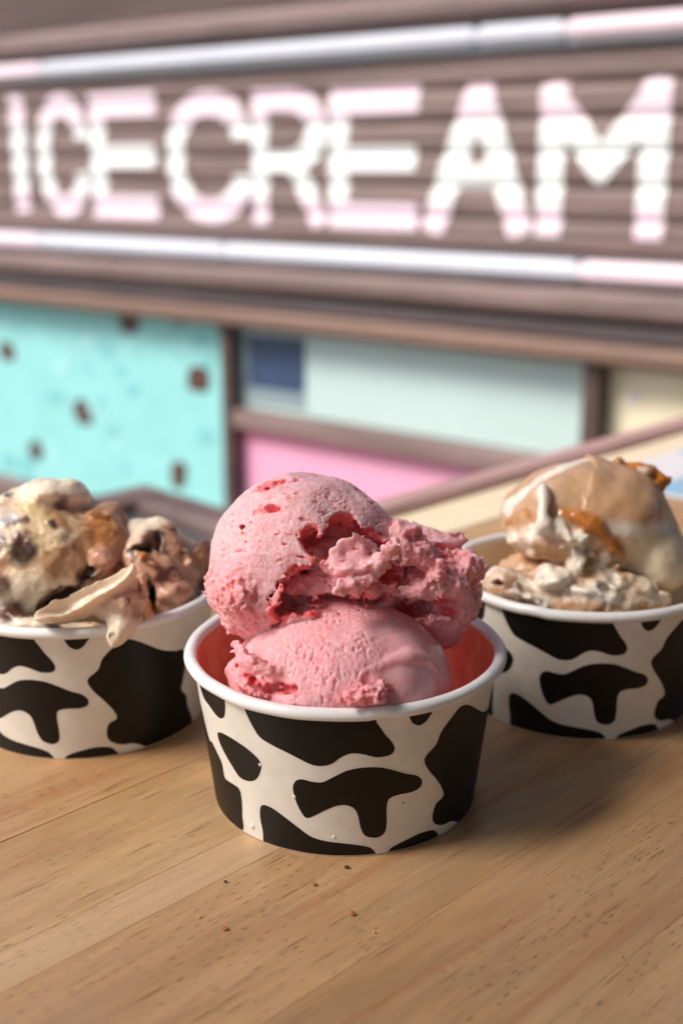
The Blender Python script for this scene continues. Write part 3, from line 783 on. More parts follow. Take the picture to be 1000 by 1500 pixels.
def sculpt(name, clay, h, disp, paint, mat, ncol=1, band=.0032, root=None, fine=None, clipcup=None, ):
    lo = np.min([f.c - f.r for op, f, *_ in clay.ops if op == 'u'], 0) - .004
    hi = np.max([f.c + f.r for op, f, *_ in clay.ops if op == 'u'], 0) + .004
    lo[2] = max(lo[2], .003)
    n = np.ceil((hi - lo) / h).astype(int)
    # coarse pass finds the cells near the surface
    st = 4; nc = n // st + 2
    gc = np.stack(np.meshgrid(*[np.arange(k) for k in nc], indexing='ij'), -1).reshape(-1, 3)
    Pc = (lo + gc * (h * st)).astype(np.float32)
    dc = clay.ev(Pc, ncol)[0].reshape(nc)
    near = (np.abs(dc) < band + h * st * 1.8)
    nf = nc * st; big = np.repeat(np.repeat(np.repeat(near, st, 0), st, 1), st, 2)
    D = np.repeat(np.repeat(np.repeat(np.sign(dc) * .02, st, 0), st, 1), st, 2).astype(np.float32)
    G = np.argwhere(big); P = (lo + G * h).astype(np.float32)
    d, ro, cw, cut = clay.ev(P, ncol)
    d = d + disp(P, d, ro, cut)
    if clipcup is not None:                                  # keep the ice cream inside its cup below the lip
        b, rr = clipcup
        rad = np.hypot(P[:,0] - b[0], P[:,1] - b[1])
        d = np.maximum(d, np.where(P[:,2] < HC + .003, rad - (wall_r(P[:,2]) - .0012), -1))
    D[G[:,0], G[:,1], G[:,2]] = d
    D[0] = D[-1] = .02; D[:,0] = D[:,-1] = .02; D[:,:,0] = D[:,:,-1] = .02
    V, F = surface_nets(D, lo, h); V, F = largest(V, F)
    A = np.zeros_like(V); n_ = np.zeros(len(V))
    for j in range(4):
        for q in (1, 3): np.add.at(A, F[:, j], V[F[:, (j + q) % 4]])
        np.add.at(n_, F[:, j], 2)
    V = V * .55 + A / n_[:, None] * .45
    N = vnormals(V, F)
    _, ro, cw, cut = clay.ev(V.astype(np.float32), ncol)
    if fine is not None: V = V + N * fine(V.astype(np.float32), N, ro, cut)[:, None]
    col = paint(V.astype(np.float32), N, ro, cw, cut)       # rgb + gloss
    base = np.array([V[:,0].mean(), V[:,1].mean(), V[:,2].min()])
    me = bpy.data.meshes.new(name); L = V - base
    me.vertices.add(len(L)); me.vertices.foreach_set('co', L.astype(np.float32).ravel())
    me.loops.add(F.size); me.loops.foreach_set('vertex_index', F.astype(np.int32).ravel())
    me.polygons.add(len(F)); me.polygons.foreach_set('loop_start', np.arange(0, F.size, 4, dtype=np.int32)); me.polygons.foreach_set('loop_total', np.full(len(F), 4, np.int32))
    me.update(calc_edges=True); me.polygons.foreach_set('use_smooth', [True] * len(F))
    at_ = me.color_attributes.new('tint', 'FLOAT_COLOR', 'POINT'); at_.data.foreach_set('color', col.astype(np.float32).ravel())
    me.materials.append(mat)
    o = bpy.data.objects.new(name, me); C.objects.link(o)
    if root is not None: o.parent = root; o.location = base - np.array(root.location)
    else: o.location = base
    return o
def m_ice(name, bump1, bump2, sss, rough, spec=.5, rad=(1, .45, .4), scl=.003):
    k = NM(name); a = k.n('VertexColor', layer_name='tint'); v = k.coord()
    g1 = k.noise(v, 1500, 4, .7); g2 = k.noise(v, 4200, 2, .6)
    h = k.math('ADD', k.math('MULTIPLY', g1, bump1), k.math('MULTIPLY', g2, bump2))
    c = k.mix(.35, a.outputs['Color'], k.ramp(g1, [(.3, .78), (.7, 1.0)]), 'MULTIPLY')
    gl = a.outputs['Alpha']
    bmp = k.bump(h, .0004, k_str(bump1)); k.link(k.math('MULTIPLY', k.math('SUBTRACT', 1.0, k.math('MULTIPLY', gl, .85)), k_str(bump1)), bmp.node.inputs['Strength'])
    rg = k.math('SUBTRACT', rough, k.math('MULTIPLY', gl, rough - .16))
    return k.set(Base_Color=c, Roughness=rg, Normal=bmp, Subsurface_Weight=sss, Subsurface_Radius=rad,
                 Subsurface_Scale=scl, Specular_IOR_Level=spec)
def k_str(x): return min(1.0, .45 + x * .3)
M_pink = m_ice('pink_ice_cream', 1.0, .5, .65, .46, spec=.42)
M_vani = m_ice('vanilla_chunk_ice_cream', .5, .15, .35, .38, rad=(1, .7, .45), scl=.0022)
M_cara = m_ice('caramel_ice_cream', .4, .1, .35, .38, rad=(1, .7, .45), scl=.0022)
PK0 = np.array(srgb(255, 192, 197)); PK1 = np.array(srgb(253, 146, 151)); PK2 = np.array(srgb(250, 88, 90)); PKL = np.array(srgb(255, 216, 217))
def mixc(a, b, t): return a + (b - a) * np.clip(t, 0, 1)[:, None]
def out4(c, g): return np.concatenate([c, np.clip(g, 0, 1)[:, None]], 1)
def crumb(P, s, f=420):
    # popcorn-like torn texture
    W = P + .0012 * np.stack([vnoise(P, 300, j) for j in (1,2,3)], 1)
    return s * (.9 * (np.minimum(worley(W, f, 3), .9) ** 2 - .35) + .5 * (np.minimum(worley(W, f * 2.1, 5), .9) ** 2 - .35))

Z = .3555                                                # depth of the middle cup's axis at lip height
z1 = lambda X, Y, d=0.0: at(260 + X/2, 680 + Y/2, Z + d)   # a spot measured on an enlarged view of the pink scoops
PXM = Z / FPX / 2                                       # metres per enlarged pixel at that depth
H_ICE = .0004

def pink_disp(P, d, ro, cut):
    low = fbm(P, 55, 2, 11) * .0012
    m = ro > .02; Q = P[m]; torn = np.zeros(len(P), np.float32)
    torn[m] = .0018 * fbm(Q, 120, 3, 21) + .0009 * billow(Q, 260, 2, 31) + crumb(Q, .0021, 600)
    return low * (1 - .4 * ro) - ro * torn
def pink_fine(V, N, ro, cut):
    sk = 1 - np.clip(ro * 1.4, 0, 1)
    # scraped skin: fine ripples stretched along the sweep of the scoop, pits in bands
    Q = (V - z1(370, 290)) @ CAMF.T.astype(np.float32)
    rip = vnoise(Q, (1500, 600, 1200), 3) * .00010 + vnoise(Q, 1900, 4) * .00016 + vnoise(Q, 1100, 14) * .00008 + fbm(Q, 170, 2, 7) * .0003
    pm = sstep(.05, .5, vnoise(Q, (60, 90, 60), 8))
    pit = -sstep(.25, .7, vnoise(Q, (1000, 1500, 1200), 5)) * .00045 * (.2 + pm)
    pit2 = -sstep(.52, .7, vnoise(Q, (330, 800, 400), 15)) * .0009
    return sk * (rip + pit + pit2)
def pink_paint(V, N, ro, cw, cut):
    Q = V @ CAMF.T.astype(np.float32)
    c = mixc(np.tile(PK0, (len(V), 1)), PK1, .75 * ro)
    hi = sstep(-.3, .6, fbm(V, 500, 3, 41)); c = mixc(c, PKL, .42 * hi)
    c = mixc(c, PK2, .8 * cut)  # hollows redder: the glow of bounced light is put into the colour
    sk = 1 - np.clip(ro * 1.4, 0, 1)
    Q0 = (V - z1(370, 290)) @ CAMF.T.astype(np.float32)
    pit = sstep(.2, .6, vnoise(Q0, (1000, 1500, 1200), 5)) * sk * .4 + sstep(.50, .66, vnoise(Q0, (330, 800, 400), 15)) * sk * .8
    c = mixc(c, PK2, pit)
    return out4(c, .25 * cut + .15 * cw[:, 1] + .12)

# upper pink scoop
up = Clay()
up.u(ell(z1(378, 296), (288*PXM, 270*PXM, .0268), rot=-10), .003, .0)
up.u(ell(z1(205, 375, -.004), (122*PXM, 98*PXM, .021), rot=-38, warp=.002, seed=3), .004, .95)
up.u(ell(z1(290, 415, -.001), (95*PXM, 62*PXM, .019), rot=-25, warp=.003, seed=4), .003, 1.0)
# hollow torn out under the skin
up.s(ell(z1(545, 282, -.020), (180*PXM, 100*PXM, .0185), rot=-14, warp=.0035, wf=150, seed=5), .0006)
up.s(ell(z1(400, 360, -.022), (120*PXM, 72*PXM, .0125), rot=26, warp=.003, wf=170, seed=6), .0006)
up.s(ell(z1(500, 400, -.022), (190*PXM, 40*PXM, .016), rot=4, warp=.0025, wf=170, seed=7), .0006)
up.s(ell(z1(322, 400, -.022), (34*PXM, 78*PXM, .008), rot=-30, warp=.002, wf=200, seed=8), .0005)
# slits in the skin
up.s(ell(on(up, z1(268, 133)), (52*PXM, 8*PXM, .0022), rot=-2, warp=.0012, wf=260, seed=9), .0003, .6)
up.s(ell(on(up, z1(268, 66)), (46*PXM, 11*PXM, .0026), rot=22, warp=.0012, wf=260, seed=10), .0003, .6)
up.s(ell(z1(200, 188, -.014), (12*PXM, 12*PXM, .004), warp=.001, wf=300, seed=12), .0003, .6)
up.s(ell(z1(384, 200, -.024), (26*PXM, 14*PXM, .005), rot=-12, warp=.0015, wf=260, seed=13), .0003, .9)
# crumbly body inside the hollow
up.u(ell(z1(430, 362, -.0105), (118*PXM, 50*PXM, .0105), rot=4, warp=.003, wf=120, seed=14), .0015, .8)
up.u(ell(z1(405, 262, -.007), (70*PXM, 52*PXM, .010), rot=24, warp=.003, wf=150, seed=15), .0015, .5)
up.u(ell(z1(350, 350, -.0165), (44*PXM, 26*PXM, .004), rot=-8, warp=.002, wf=200, seed=16), .001, .9)
up.u(ell(z1(600, 360, -.0175), (42*PXM, 26*PXM, .0042), rot=18, warp=.002, wf=200, seed=17), .001, .9)
# ruffled flap standing in the hollow
up.u(sheet(z1(530, 278, -.0245), (76*PXM, 44*PXM), rot=12, tilt=-28, yaw=18, bend=-.002, curl=.003, th=.0028, wav=.0016, wf=260, seed=2), .0008, .15)
up.u(sheet(z1(556, 318, -.0275), (70*PXM, 16*PXM), rot=38, tilt=-20, bend=.002, th=.0028, wav=.0012, wf=300, seed=5), .0007, .25)
up.u(ell(z1(524, 358, -.0275), (9*PXM, 36*PXM, .0020), rot=-6, warp=.001, wf=300, seed=18), .0008, .3)
up.u(ell(z1(480, 318, -.0225), (34*PXM, 46*PXM, .0045), rot=10, warp=.002, wf=240, seed=19), .0012, .7)
# rough tongue running down to the right
up.u(ell(z1(690, 255, -.0075), (92*PXM, 50*PXM, .0085), rot=-34, warp=.003, wf=170, seed=20), .0012, .8)
up.u(ell(z1(662, 200, -.009), (36*PXM, 30*PXM, .006), rot=-30, warp=.002, wf=220, seed=21), .0012, .6)
up.u(ell(z1(752, 318, -.010), (34*PXM, 18*PXM, .004), rot=-30, warp=.002, wf=220, seed=22), .0012, 1.0)
# ragged lower left
up.u(ell(z1(120, 395, -.006), (44*PXM, 18*PXM, .004), rot=-38, warp=.002, wf=200, seed=23), .0015, .8)
up.u(ell(z1(245, 462, -.016), (36*PXM, 11*PXM, .003), rot=8, warp=.0015, wf=200, seed=24), .0012, .8)
up.s(ell(z1(440, 399, -.024), (125*PXM, 13*PXM, .013), rot=1, warp=.0015, wf=170, seed=25), .0005)
up.s(ell(z1(655, 350, -.016), (62*PXM, 20*PXM, .012), rot=-24, warp=.0015, wf=170, seed=26), .0005)
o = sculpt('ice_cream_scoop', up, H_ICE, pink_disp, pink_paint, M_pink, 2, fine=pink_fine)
tag(o, 'upper pink scoop with frosty dome and torn crumbly hollow, resting on another scoop', 'ice cream', 'scoops of pink ice cream in the front cup')

# lower pink scoop in the front cup
lw = Clay()
lw.u(ell(z1(484, 650, -.006), (312*PXM, 262*PXM, .0315), rot=-4), .003, .0, 1)
lw.u(ell(on(lw, z1(255, 640), -.008), (95*PXM, 58*PXM, .011), rot=-35, warp=.003, seed=33), .002, 1.0)
lw.u(ell(z1(205, 600, -.004), (44*PXM, 80*PXM, .012), rot=-28, warp=.002, seed=34), .002, .25)
lw.u(sheet(on(lw, z1(282, 615), .0005), (80*PXM, 15*PXM), rot=-16, tilt=25, bend=-.003, th=.0026, wav=.0012, wf=220, seed=7), .0012, .5)
lw.s(ell(on(lw, z1(215, 630)), (34*PXM, 10*PXM, .004), rot=-35, warp=.0012, wf=260, seed=37), .0004, .7)
lw.s(ell(on(lw, z1(300, 655)), (60*PXM, 14*PXM, .0035), rot=8, warp=.0015, wf=260, seed=47), .0004, .7)
lw.s(ell(z1(190, 560, -.010), (10*PXM, 34*PXM, .004), rot=-20, warp=.0012, wf=260, seed=38), .0004, .7)
lw.u(ell(on(lw, z1(550, 680)), (90*PXM, 26*PXM, .0055), rot=8, warp=.0025, wf=220, seed=35), .0010, 1.0)
lw.u(ell(on(lw, z1(580, 650)), (40*PXM, 20*PXM, .0042), rot=20, warp=.002, wf=260, seed=36), .0008, .9)
# ridge left by the scoop on the right of the dome
lw.u(tube([on(lw, z1(x_, y_), -.0002) for x_, y_ in ((575, 600), (620, 576), (670, 566), (722, 574), (765, 606))], [.0004, .0014, .0017, .0014, .0004]), .0014, 0, 1)
lw.u(ell(z1(484, 760, -.002), (330*PXM, 200*PXM, .036)), .004, .3)
def low_fine(V, N, ro, cut):
    sk = 1 - np.clip(ro * 1.4, 0, 1)
    Q = (V - z1(484, 650)) @ CAMF.T.astype(np.float32)
    m = np.exp(-((Q[:,0] + .004) / .016) ** 2) * sstep(-.02, .012, Q[:,1] + .006) + .12
    pit = -sstep(.1, .6, vnoise(Q, (1150, 620, 900), 5)) * .00070 * m * sstep(-.3, .4, vnoise(Q, 160, 12))
    wet = sstep(.002, .016, Q[:,0])
    return sk * (pit * (1 - .8 * wet) + vnoise(Q, (1500, 900, 1300), 6) * .00012 * (1 - .8 * wet) + vnoise(Q, 1700, 16) * .00014 * (1 - wet) + fbm(Q, 140, 2, 9) * .00035 * (1 - .5 * wet))
def low_paint(V, N, ro, cw, cut):
    Q = (V - z1(484, 650)) @ CAMF.T.astype(np.float32); sk = 1 - np.clip(ro * 1.4, 0, 1)
    c = mixc(np.tile(PK0 * np.array([1, .93, .94]), (len(V), 1)), PK1, .75 * ro)
    m = np.exp(-((Q[:,0] + .004) / .016) ** 2) * sstep(-.02, .012, Q[:,1] + .006) + .12
    c = mixc(c, PK2, sstep(.05, .5, vnoise(Q, (1050, 520, 800), 5)) * m * sk * .35)
    c = mixc(c, PKL, .35 * sstep(-.2, .6, fbm(V, 420, 3, 43)) * (1 - .5 * sk)); c = mixc(c, PK2, .8 * cut)  # hollows tinted redder here too, in place of bounced light
    return out4(c, sk * sstep(.002, .016, Q[:,0]) * .85 + .15)
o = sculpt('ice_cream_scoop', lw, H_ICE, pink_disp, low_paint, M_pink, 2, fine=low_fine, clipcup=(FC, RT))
tag(o, 'lower smooth pink ice cream scoop filling the front cup under the larger scoop', 'ice cream', 'scoops of pink ice cream in the front cup')

# torn pink piece at the right rear
rp = Clay()
rp.u(ell(z1(650, 380, .012), (90*PXM, 100*PXM, .016), rot=-20, warp=.002, seed=50), .003, 1.0)
rp.u(ell(z1(755, 375, .008), (128*PXM, 140*PXM, .021), rot=12, warp=.002, seed=51), .002, .7)
rp.u(ell(z1(745, 470, .012), (92*PXM, 70*PXM, .016), rot=-30, seed=52), .003, .05, 1)
rp.u(sheet(z1(766, 226, .004), (64*PXM, 22*PXM), rot=-8, tilt=55, bend=-.002, th=.0040, wav=.0008, wf=160, seed=8), .0008, .1, 1)
rp.s(ell(z1(790, 420, -.012), (52*PXM, 30*PXM, .008), rot=-6, warp=.002, wf=200, seed=53), .0005)
rp.s(ell(z1(745, 262, -.006), (70*PXM, 20*PXM, .010), rot=-14, warp=.0015, wf=200, seed=54), .0005)
rp.s(ell(z1(700, 425, -.006), (50*PXM, 30*PXM, .008), rot=30, warp=.002, wf=200, seed=55), .0005)
rp.u(ell(z1(845, 300, .000), (48*PXM, 44*PXM, .009), rot=-50, warp=.002, wf=200, seed=56), .001, .7)
rp.u(tube([z1(660, 372, -.008), z1(730, 378, -.010), z1(800, 372, -.010)], .0022), .001, .6)
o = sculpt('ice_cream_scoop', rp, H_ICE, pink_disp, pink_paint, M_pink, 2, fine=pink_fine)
tag(o, 'ragged deep pink ice cream piece at the right behind the two pink scoops', 'ice cream', 'scoops of pink ice cream in the front cup')

# ------------------------------------------------------------------ left cup: vanilla with chocolate chunks and caramel
ZL = .417; PL = .32 * ZL / FPX
zl = lambda X, Y, d=0.0: at(X*.32, 680 + Y*.32, ZL + d)
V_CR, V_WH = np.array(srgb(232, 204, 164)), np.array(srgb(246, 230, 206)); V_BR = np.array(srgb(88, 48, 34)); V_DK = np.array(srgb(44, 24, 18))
V_OR = np.array(srgb(206, 128, 48)); V_PB = np.array(srgb(196, 142, 118)); V_TN = np.array(srgb(176, 126, 86))
SURF = None
def spots(P, lst, seed=0, wf=200, wa=.0014):
    W = P + wa * np.stack([fbm(P, wf, 3, seed + j) for j in (1, 2, 3)], 1); out = []
    for c, r, e in lst:
        if SURF is not None: c = [on(SURF, q) for q in c] if isinstance(c, list) else on(SURF, c)
        if isinstance(c, list): d = tube(c, 0.0)(W) / r
        else: d = np.linalg.norm((W - c), axis=1) / r
        out.append(1 - sstep(1 - e, 1 + e, d))
    return out
def van_disp(P, d, ro, cut):
    low = fbm(P, 80, 2, 61) * .0013 + fbm(P, 260, 2, 64) * .0003
    m = ro > .02; Q = P[m]; torn = np.zeros(len(P), np.float32)
    torn[m] = .0018 * fbm(Q, 100, 2, 71) + .0014 * billow(Q, 150, 1, 73) + crumb(Q, .0003, 420)
    return low - ro * torn
def van_fine(V, N, ro, cut):
    return vnoise(V, 500, 3) * .00015 - sstep(.5, .8, vnoise(V, 300, 8)) * .0004 + vnoise(V, 1300, 5) * .00005
def van_paint(V, N, ro, cw, cut):
    c = np.tile(V_CR, (len(V), 1)) * 1.0; g = np.full(len(V), .30)
    m1 = fbm(V, 75, 4, 81); c = mixc(c, V_WH, sstep(-.1, .5, m1) * .8)
    c = mixc(c, V_TN, sstep(.1, .5, fbm(V, 95, 3, 85)) * .8); c = mixc(c, V_PB, sstep(.25, .6, fbm(V, 70, 3, 87)) * .6)
    for i, cc in ((1, V_PB), (2, V_OR), (3, V_TN), (4, V_WH), (5, V_BR)): c = mixc(c, cc, cw[:, i] * .85)
    mk = 1 - cw[:, 4] * .9
    sw = fbm(V, 80, 2, 91); c = mixc(c, V_BR, sstep(.09, .0, np.abs(sw - .25)) * .75 * mk * (.35 + .8 * cw[:, 1] + .5 * cw[:, 3]))   # chocolate veins
    ch = sstep(.55, .68, fbm(V, 140, 2, 95)); c = mixc(c, V_DK, ch * .9 * mk); g = g + .2 * ch
    sp = spots(V, [(zl(95, 400, -.029), .0048, .35), (zl(100, 330, -.028), .0028, .5), (zl(-5, 350, -.028), .0034, .4), (zl(60, 680, -.026), .0046, .45), (zl(10, 560, -.027), .0036, .5),
                   ([zl(20, 265, -.026), zl(130, 262, -.026)], .0014, .6), (zl(235, 735, -.030), .0030, .4), (zl(290, 180, -.018), .0026, .5), (zl(700, 330, -.012), .0034, .4),
                   (zl(660, 390, -.014), .0030, .5), (zl(920, 340, -.002), .0030, .5), ([zl(205, 690), zl(270, 640), zl(345, 575)], .0042, .35), (zl(420, 500), .0036, .5)], 4)  # long streak behind the petal: the cavity's shade painted dark
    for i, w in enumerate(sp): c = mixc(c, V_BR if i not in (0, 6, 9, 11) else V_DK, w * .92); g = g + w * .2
    ca = spots(V, [([zl(430, 230, -.018), zl(490, 330, -.020), zl(470, 400, -.020)], .0038, .5), (zl(665, 420, -.016), .0022, .4), (zl(645, 660, -.026), .0030, .5), (zl(210, 240, -.026), .0026, .6), (zl(140, 200, -.02), .003, .6)], 9)
    for i, w in enumerate(ca): c = mixc(c, np.array(srgb(190, 122, 56)) if i < 3 else np.array(srgb(226, 204, 140)), w * (.45 if i == 0 or i > 2 else .8)); g = g + w * .5
    pb = spots(V, [(zl(480, 430, -.022), .0060, .5), (zl(10, 250, -.03), .004, .6)], 14)
    c = mixc(c, V_PB, pb[0] * .7); c = mixc(c, np.array(srgb(214, 206, 214)), pb[1] * .7)
    top = spots(V, [([zl(150, 90, -.010), zl(380, 90, -.008)], .0075, .4)], 17)[0]; c = mixc(c, V_WH, top * .85)
    c = mixc(c, V_DK * 1.2 + V_CR * .06, cut * .85)  # cut hollows painted dark, standing in for their shade
    return out4(c, g)
va = Clay()
va.u(ell(zl(185, 470), (395*PL, 372*PL, .030), rot=4), .003, .04)
va.u(ell(zl(270, 140, -.006), (150*PL, 72*PL, .014), rot=-3, warp=.001, seed=101), .003, .05, 4)
va.u(ell(zl(60, 600, -.010), (180*PL, 190*PL, .020), warp=.002, seed=102), .004, .15)
va.u(ell(zl(480, 400, -.002), (150*PL, 220*PL, .020), rot=12, warp=.003, seed=103), .003, .30, 3)
va.s(ell(on(va, zl(270, 628)), (105*PL, 44*PL, .009), rot=28, warp=.0015, seed=104), .0006)
va.s(ell(zl(228, 270, -.029), (42*PL, 18*PL, .006), rot=-40, warp=.0015, wf=200, seed=105), .0004)
va.s(ell(zl(420, 480, -.026), (100*PL, 40*PL, .009), rot=50, warp=.002, wf=200, seed=106), .0006)
va.u(ell(zl(530, 330, -.006), (85*PL, 160*PL, .013), rot=28, warp=.002, wf=90, seed=109), .003, .25, 3)
va.u(ell(zl(490, 440, -.018), (55*PL, 60*PL, .007), warp=.002, seed=110), .002, .3, 1)
va.u(ell(zl(170, 745, -.028), (230*PL, 42*PL, .008), rot=-4, warp=.0015, seed=111), .002, .1, 4)
va.u(ell(zl(380, 760, -.026), (120*PL, 30*PL, .006), rot=5, warp=.0015, seed=112), .002, .2)
va.u(ell(zl(60, 690, -.0265), (80*PL, 30*PL, .006), rot=-6, warp=.002, seed=119), .001, .2, 5)
SURF = va
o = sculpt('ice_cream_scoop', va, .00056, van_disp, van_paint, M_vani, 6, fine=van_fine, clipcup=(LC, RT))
tag(o, 'large creamy vanilla scoop with chocolate chunks, leftmost in the picture', 'ice cream', 'scoops in the left cup')
vb_ = Clay()
vb_.u(ell(zl(710, 550, .002), (225*PL, 262*PL, .026), rot=20, warp=.002, seed=121), .003, .25, 1)
vb_.u(ell(zl(630, 350, .000), (90*PL, 112*PL, .013), rot=20, warp=.0015, seed=122), .006, .05, 4)
vb_.u(ell(zl(745, 335, -.001), (80*PL, 80*PL, .012), rot=-20, warp=.0015, seed=123), .006, .05, 4)
vb_.u(tube([zl(765, 310, -.008), zl(790, 400, -.010), zl(765, 480, -.012), zl(720, 510, -.012)], [.0036, .0038, .0034, .0024]), .0015, .05, 1)
vb_.u(ell(zl(880, 450, .002), (88*PL, 100*PL, .014), rot=30, warp=.003, wf=140, seed=124), .002, .5, 3)
vb_.u(ell(zl(780, 590, -.016), (90*PL, 62*PL, .010), rot=-10, warp=.002, seed=125), .002, .3, 1)
vb_.s(ell(zl(650, 385, -.020), (44*PL, 22*PL, .009), rot=-20, warp=.0015, wf=200, seed=126), .0004)
vb_.s(ell(zl(715, 350, -.018), (16*PL, 60*PL, .008), rot=14, warp=.0015, wf=200, seed=127), .0004)
vb_.s(ell(zl(690, 600, -.024), (16*PL, 90*PL, .010), rot=-8, warp=.002, wf=200, seed=128), .0004)
vb_.u(ell(zl(660, 420, -.019), (22*PL, 20*PL, .004), warp=.001, seed=129), .0006, .1, 2)
vb_.u(ell(zl(665, 660, -.024), (26*PL, 48*PL, .005), rot=-10, warp=.001, seed=130), .001, .1, 2)
vb_.u(ell(zl(820, 700, -.004), (150*PL, 120*PL, .020), warp=.003, seed=131), .003, .5, 5)
SURF = vb_
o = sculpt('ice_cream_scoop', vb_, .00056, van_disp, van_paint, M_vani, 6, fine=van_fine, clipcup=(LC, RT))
tag(o, 'smaller pinkish brown chocolate swirled scoop at the right side of the left cup', 'ice cream', 'scoops in the left cup')
# white petal lying out over the lip, with a crumbly end and a drip on the rim
vp = Clay()
pt = [zl(240, 712, -.040), zl(330, 684, -.042), zl(430, 640, -.043), zl(530, 588, -.042), zl(605, 540, -.040)]
vp.u(tube(pt, [.0006, .0022, .0034, .0034, .0024]), .002, .0, 4)
vp.u(sheet(zl(445, 645, -.0405), (150*PL, 28*PL), rot=27, tilt=-30, bend=.004, curl=.003, th=.0034, wav=.0005, wf=90, seed=12), .004, .0, 4)
vp.u(ell(zl(600, 620, -.041), (66*PL, 72*PL, .007), rot=20, warp=.003, wf=180, seed=132), .002, .75, 1)
vp.u(ell(zl(655, 610, -.040), (22*PL, 70*PL, .0035), rot=10, warp=.002, wf=260, seed=133), .001, .6, 2)
vp.u(tube([zl(545, 690, -.0425), zl(560, 745, -.0445), zl(540, 790, -.0462), zl(530, 815, -.0468)], [.0045, .0040, .0032, .0018]), .002, .15, 4)
vp.u(ell(zl(520, 640, -.036), (90*PL, 70*PL, .010), warp=.002, seed=134), .002, .3, 1)
def pet_disp(P, d, ro, cut):
    return fbm(P, 120, 2, 61) * .0006 - ro * (.0016 * fbm(P, 200, 3, 71) + crumb(P, .0008, 460))
def pet_paint(V, N, ro, cw, cut):
    c = np.tile(V_WH * np.array([.86, .82, .80]), (len(V), 1)); c = mixc(c, V_PB, cw[:, 1] * .55); c = mixc(c, V_OR * 1.1, cw[:, 2] * .6)
    sp = spots(V, [(zl(506, 775, -.049), .0010, .4), (zl(590, 640, -.047), .0012, .4)], 3)
    for w in sp: c = mixc(c, V_DK, w)
    return out4(c, np.full(len(V), .45))
SURF = vp
o = sculpt('ice_cream_petal', vp, .0004, pet_disp, pet_paint, M_vani, 6, fine=van_fine)
tag(o, 'pale curved petal of melting ice cream dripping over the lip of the left cup', 'ice cream')

# ------------------------------------------------------------------ right cup: caramel swirl
ZR = .430; PR = .34 * ZR / FPX
zr = lambda X, Y, d=0.0: at(660 + X*.34, 660 + Y*.34, ZR + d)
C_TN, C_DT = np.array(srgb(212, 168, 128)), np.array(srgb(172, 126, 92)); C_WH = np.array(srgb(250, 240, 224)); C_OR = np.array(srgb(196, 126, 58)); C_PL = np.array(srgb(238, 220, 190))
def car_disp(P, d, ro, cut):
    m = ro > .02; Q = P[m]; torn = np.zeros(len(P), np.float32)
    torn[m] = .0026 * fbm(Q, (120, 80, 120), 2, 171) + .0014 * billow(Q, (190, 100, 190), 2, 173) + crumb(Q, .0003, 420)
    return fbm(P, 60, 2, 161) * .0012 - ro * torn
def car_fine(V, N, ro, cut):
    return fbm(V, 300, 2, 3) * .00016 * (1 + 2 * ro)
def car_paint(V, N, ro, cw, cut):
    Q = (V - zr(640, 300)) @ CAMF.T.astype(np.float32)
    c = np.tile(C_TN, (len(V), 1)) * 1.0; g = np.full(len(V), .40)
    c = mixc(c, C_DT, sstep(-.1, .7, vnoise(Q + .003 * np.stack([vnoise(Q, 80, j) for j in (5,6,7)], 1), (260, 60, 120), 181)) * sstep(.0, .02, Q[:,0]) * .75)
    for i, cc in ((1, C_WH), (2, C_OR), (3, C_PL), (4, C_DT)): c = mixc(c, cc, cw[:, i] * .9)
    W = V + .004 * np.stack([fbm(V, 110, 3, 190 + j) for j in (1,2,3)], 1)
    mar = vnoise(W, (70, 190, 90), 195)
    c = mixc(c, C_WH, sstep(.02, .32, mar) * np.clip(ro * 1.8, 0, 1) * .85); c = mixc(c, C_DT, sstep(.1, .4, -mar) * ro * .65)
    sp = spots(V, [([zr(560, 50, -.010), zr(440, 95, -.020), zr(330, 170, -.022), zr(250, 250, -.018)], .0030, .4), ([zr(385, 150, -.024), zr(395, 300, -.028)], .0016, .4),
                   ([zr(700, 345, -.028), zr(810, 350, -.026), zr(930, 335, -.016)], .0026, .7), ([zr(150, 535, -.020), zr(250, 525, -.026), zr(350, 590, -.028)], .0022, .4),
                   (zr(640, 600, -.032), .0042, .4), (zr(450, 560, -.030), .0040, .4), (zr(720, 650, -.034), .0030, .4), (zr(390, 330, -.028), .0034, .4), (zr(550, 375, -.030), .0034, .35), (zr(790, 70, -.004), .0024, .5)], 6)
    for w in sp: c = mixc(c, C_WH, w * .92)
    pl = spots(V, [(zr(860, 480, -.022), .011, .3)], 8)[0]; c = mixc(c, C_PL, pl * .85)
    ca = spots(V, [([zr(238, 325, -.018), zr(275, 292, -.022), zr(330, 268, -.026)], .0013, .7), ([zr(490, 268, -.030), zr(620, 330, -.031), zr(735, 460, -.030)], .0014, .5), (zr(225, 570, -.026), .0022, .6), (zr(580, 330, -.03), .002, .6)], 11)
    for w in ca: c = mixc(c, C_OR, w * .85); g = g + w * .5
    c = mixc(c, C_OR * np.array([1.05, .95, .8]), cw[:, 2]); c = mixc(c, C_DT * .5, cut * .7)  # cuts darkened by colour to deepen their shade
    return out4(c, g + cw[:, 2] * .5)
ca_ = Clay()
ca_.u(ell(zr(620, 300), (325*PR, 258*PR, .029), rot=-8), .003, .0)
ca_.u(ell(zr(850, 440, -.004), (150*PR, 200*PR, .020), rot=18), .004, .0, 3)
ca_.u(ell(zr(400, 275, -.003), (165*PR, 158*PR, .021), rot=30, warp=.0010, seed=201), .009, .12)
ca_.s(ell(zr(560, 440, -.030), (170*PR, 62*PR, .010), rot=-28, warp=.003, wf=150, seed=202), .0008)
ca_.s(ell(zr(350, 415, -.022), (100*PR, 20*PR, .007), rot=10, warp=.002, wf=150, seed=213), .0006)
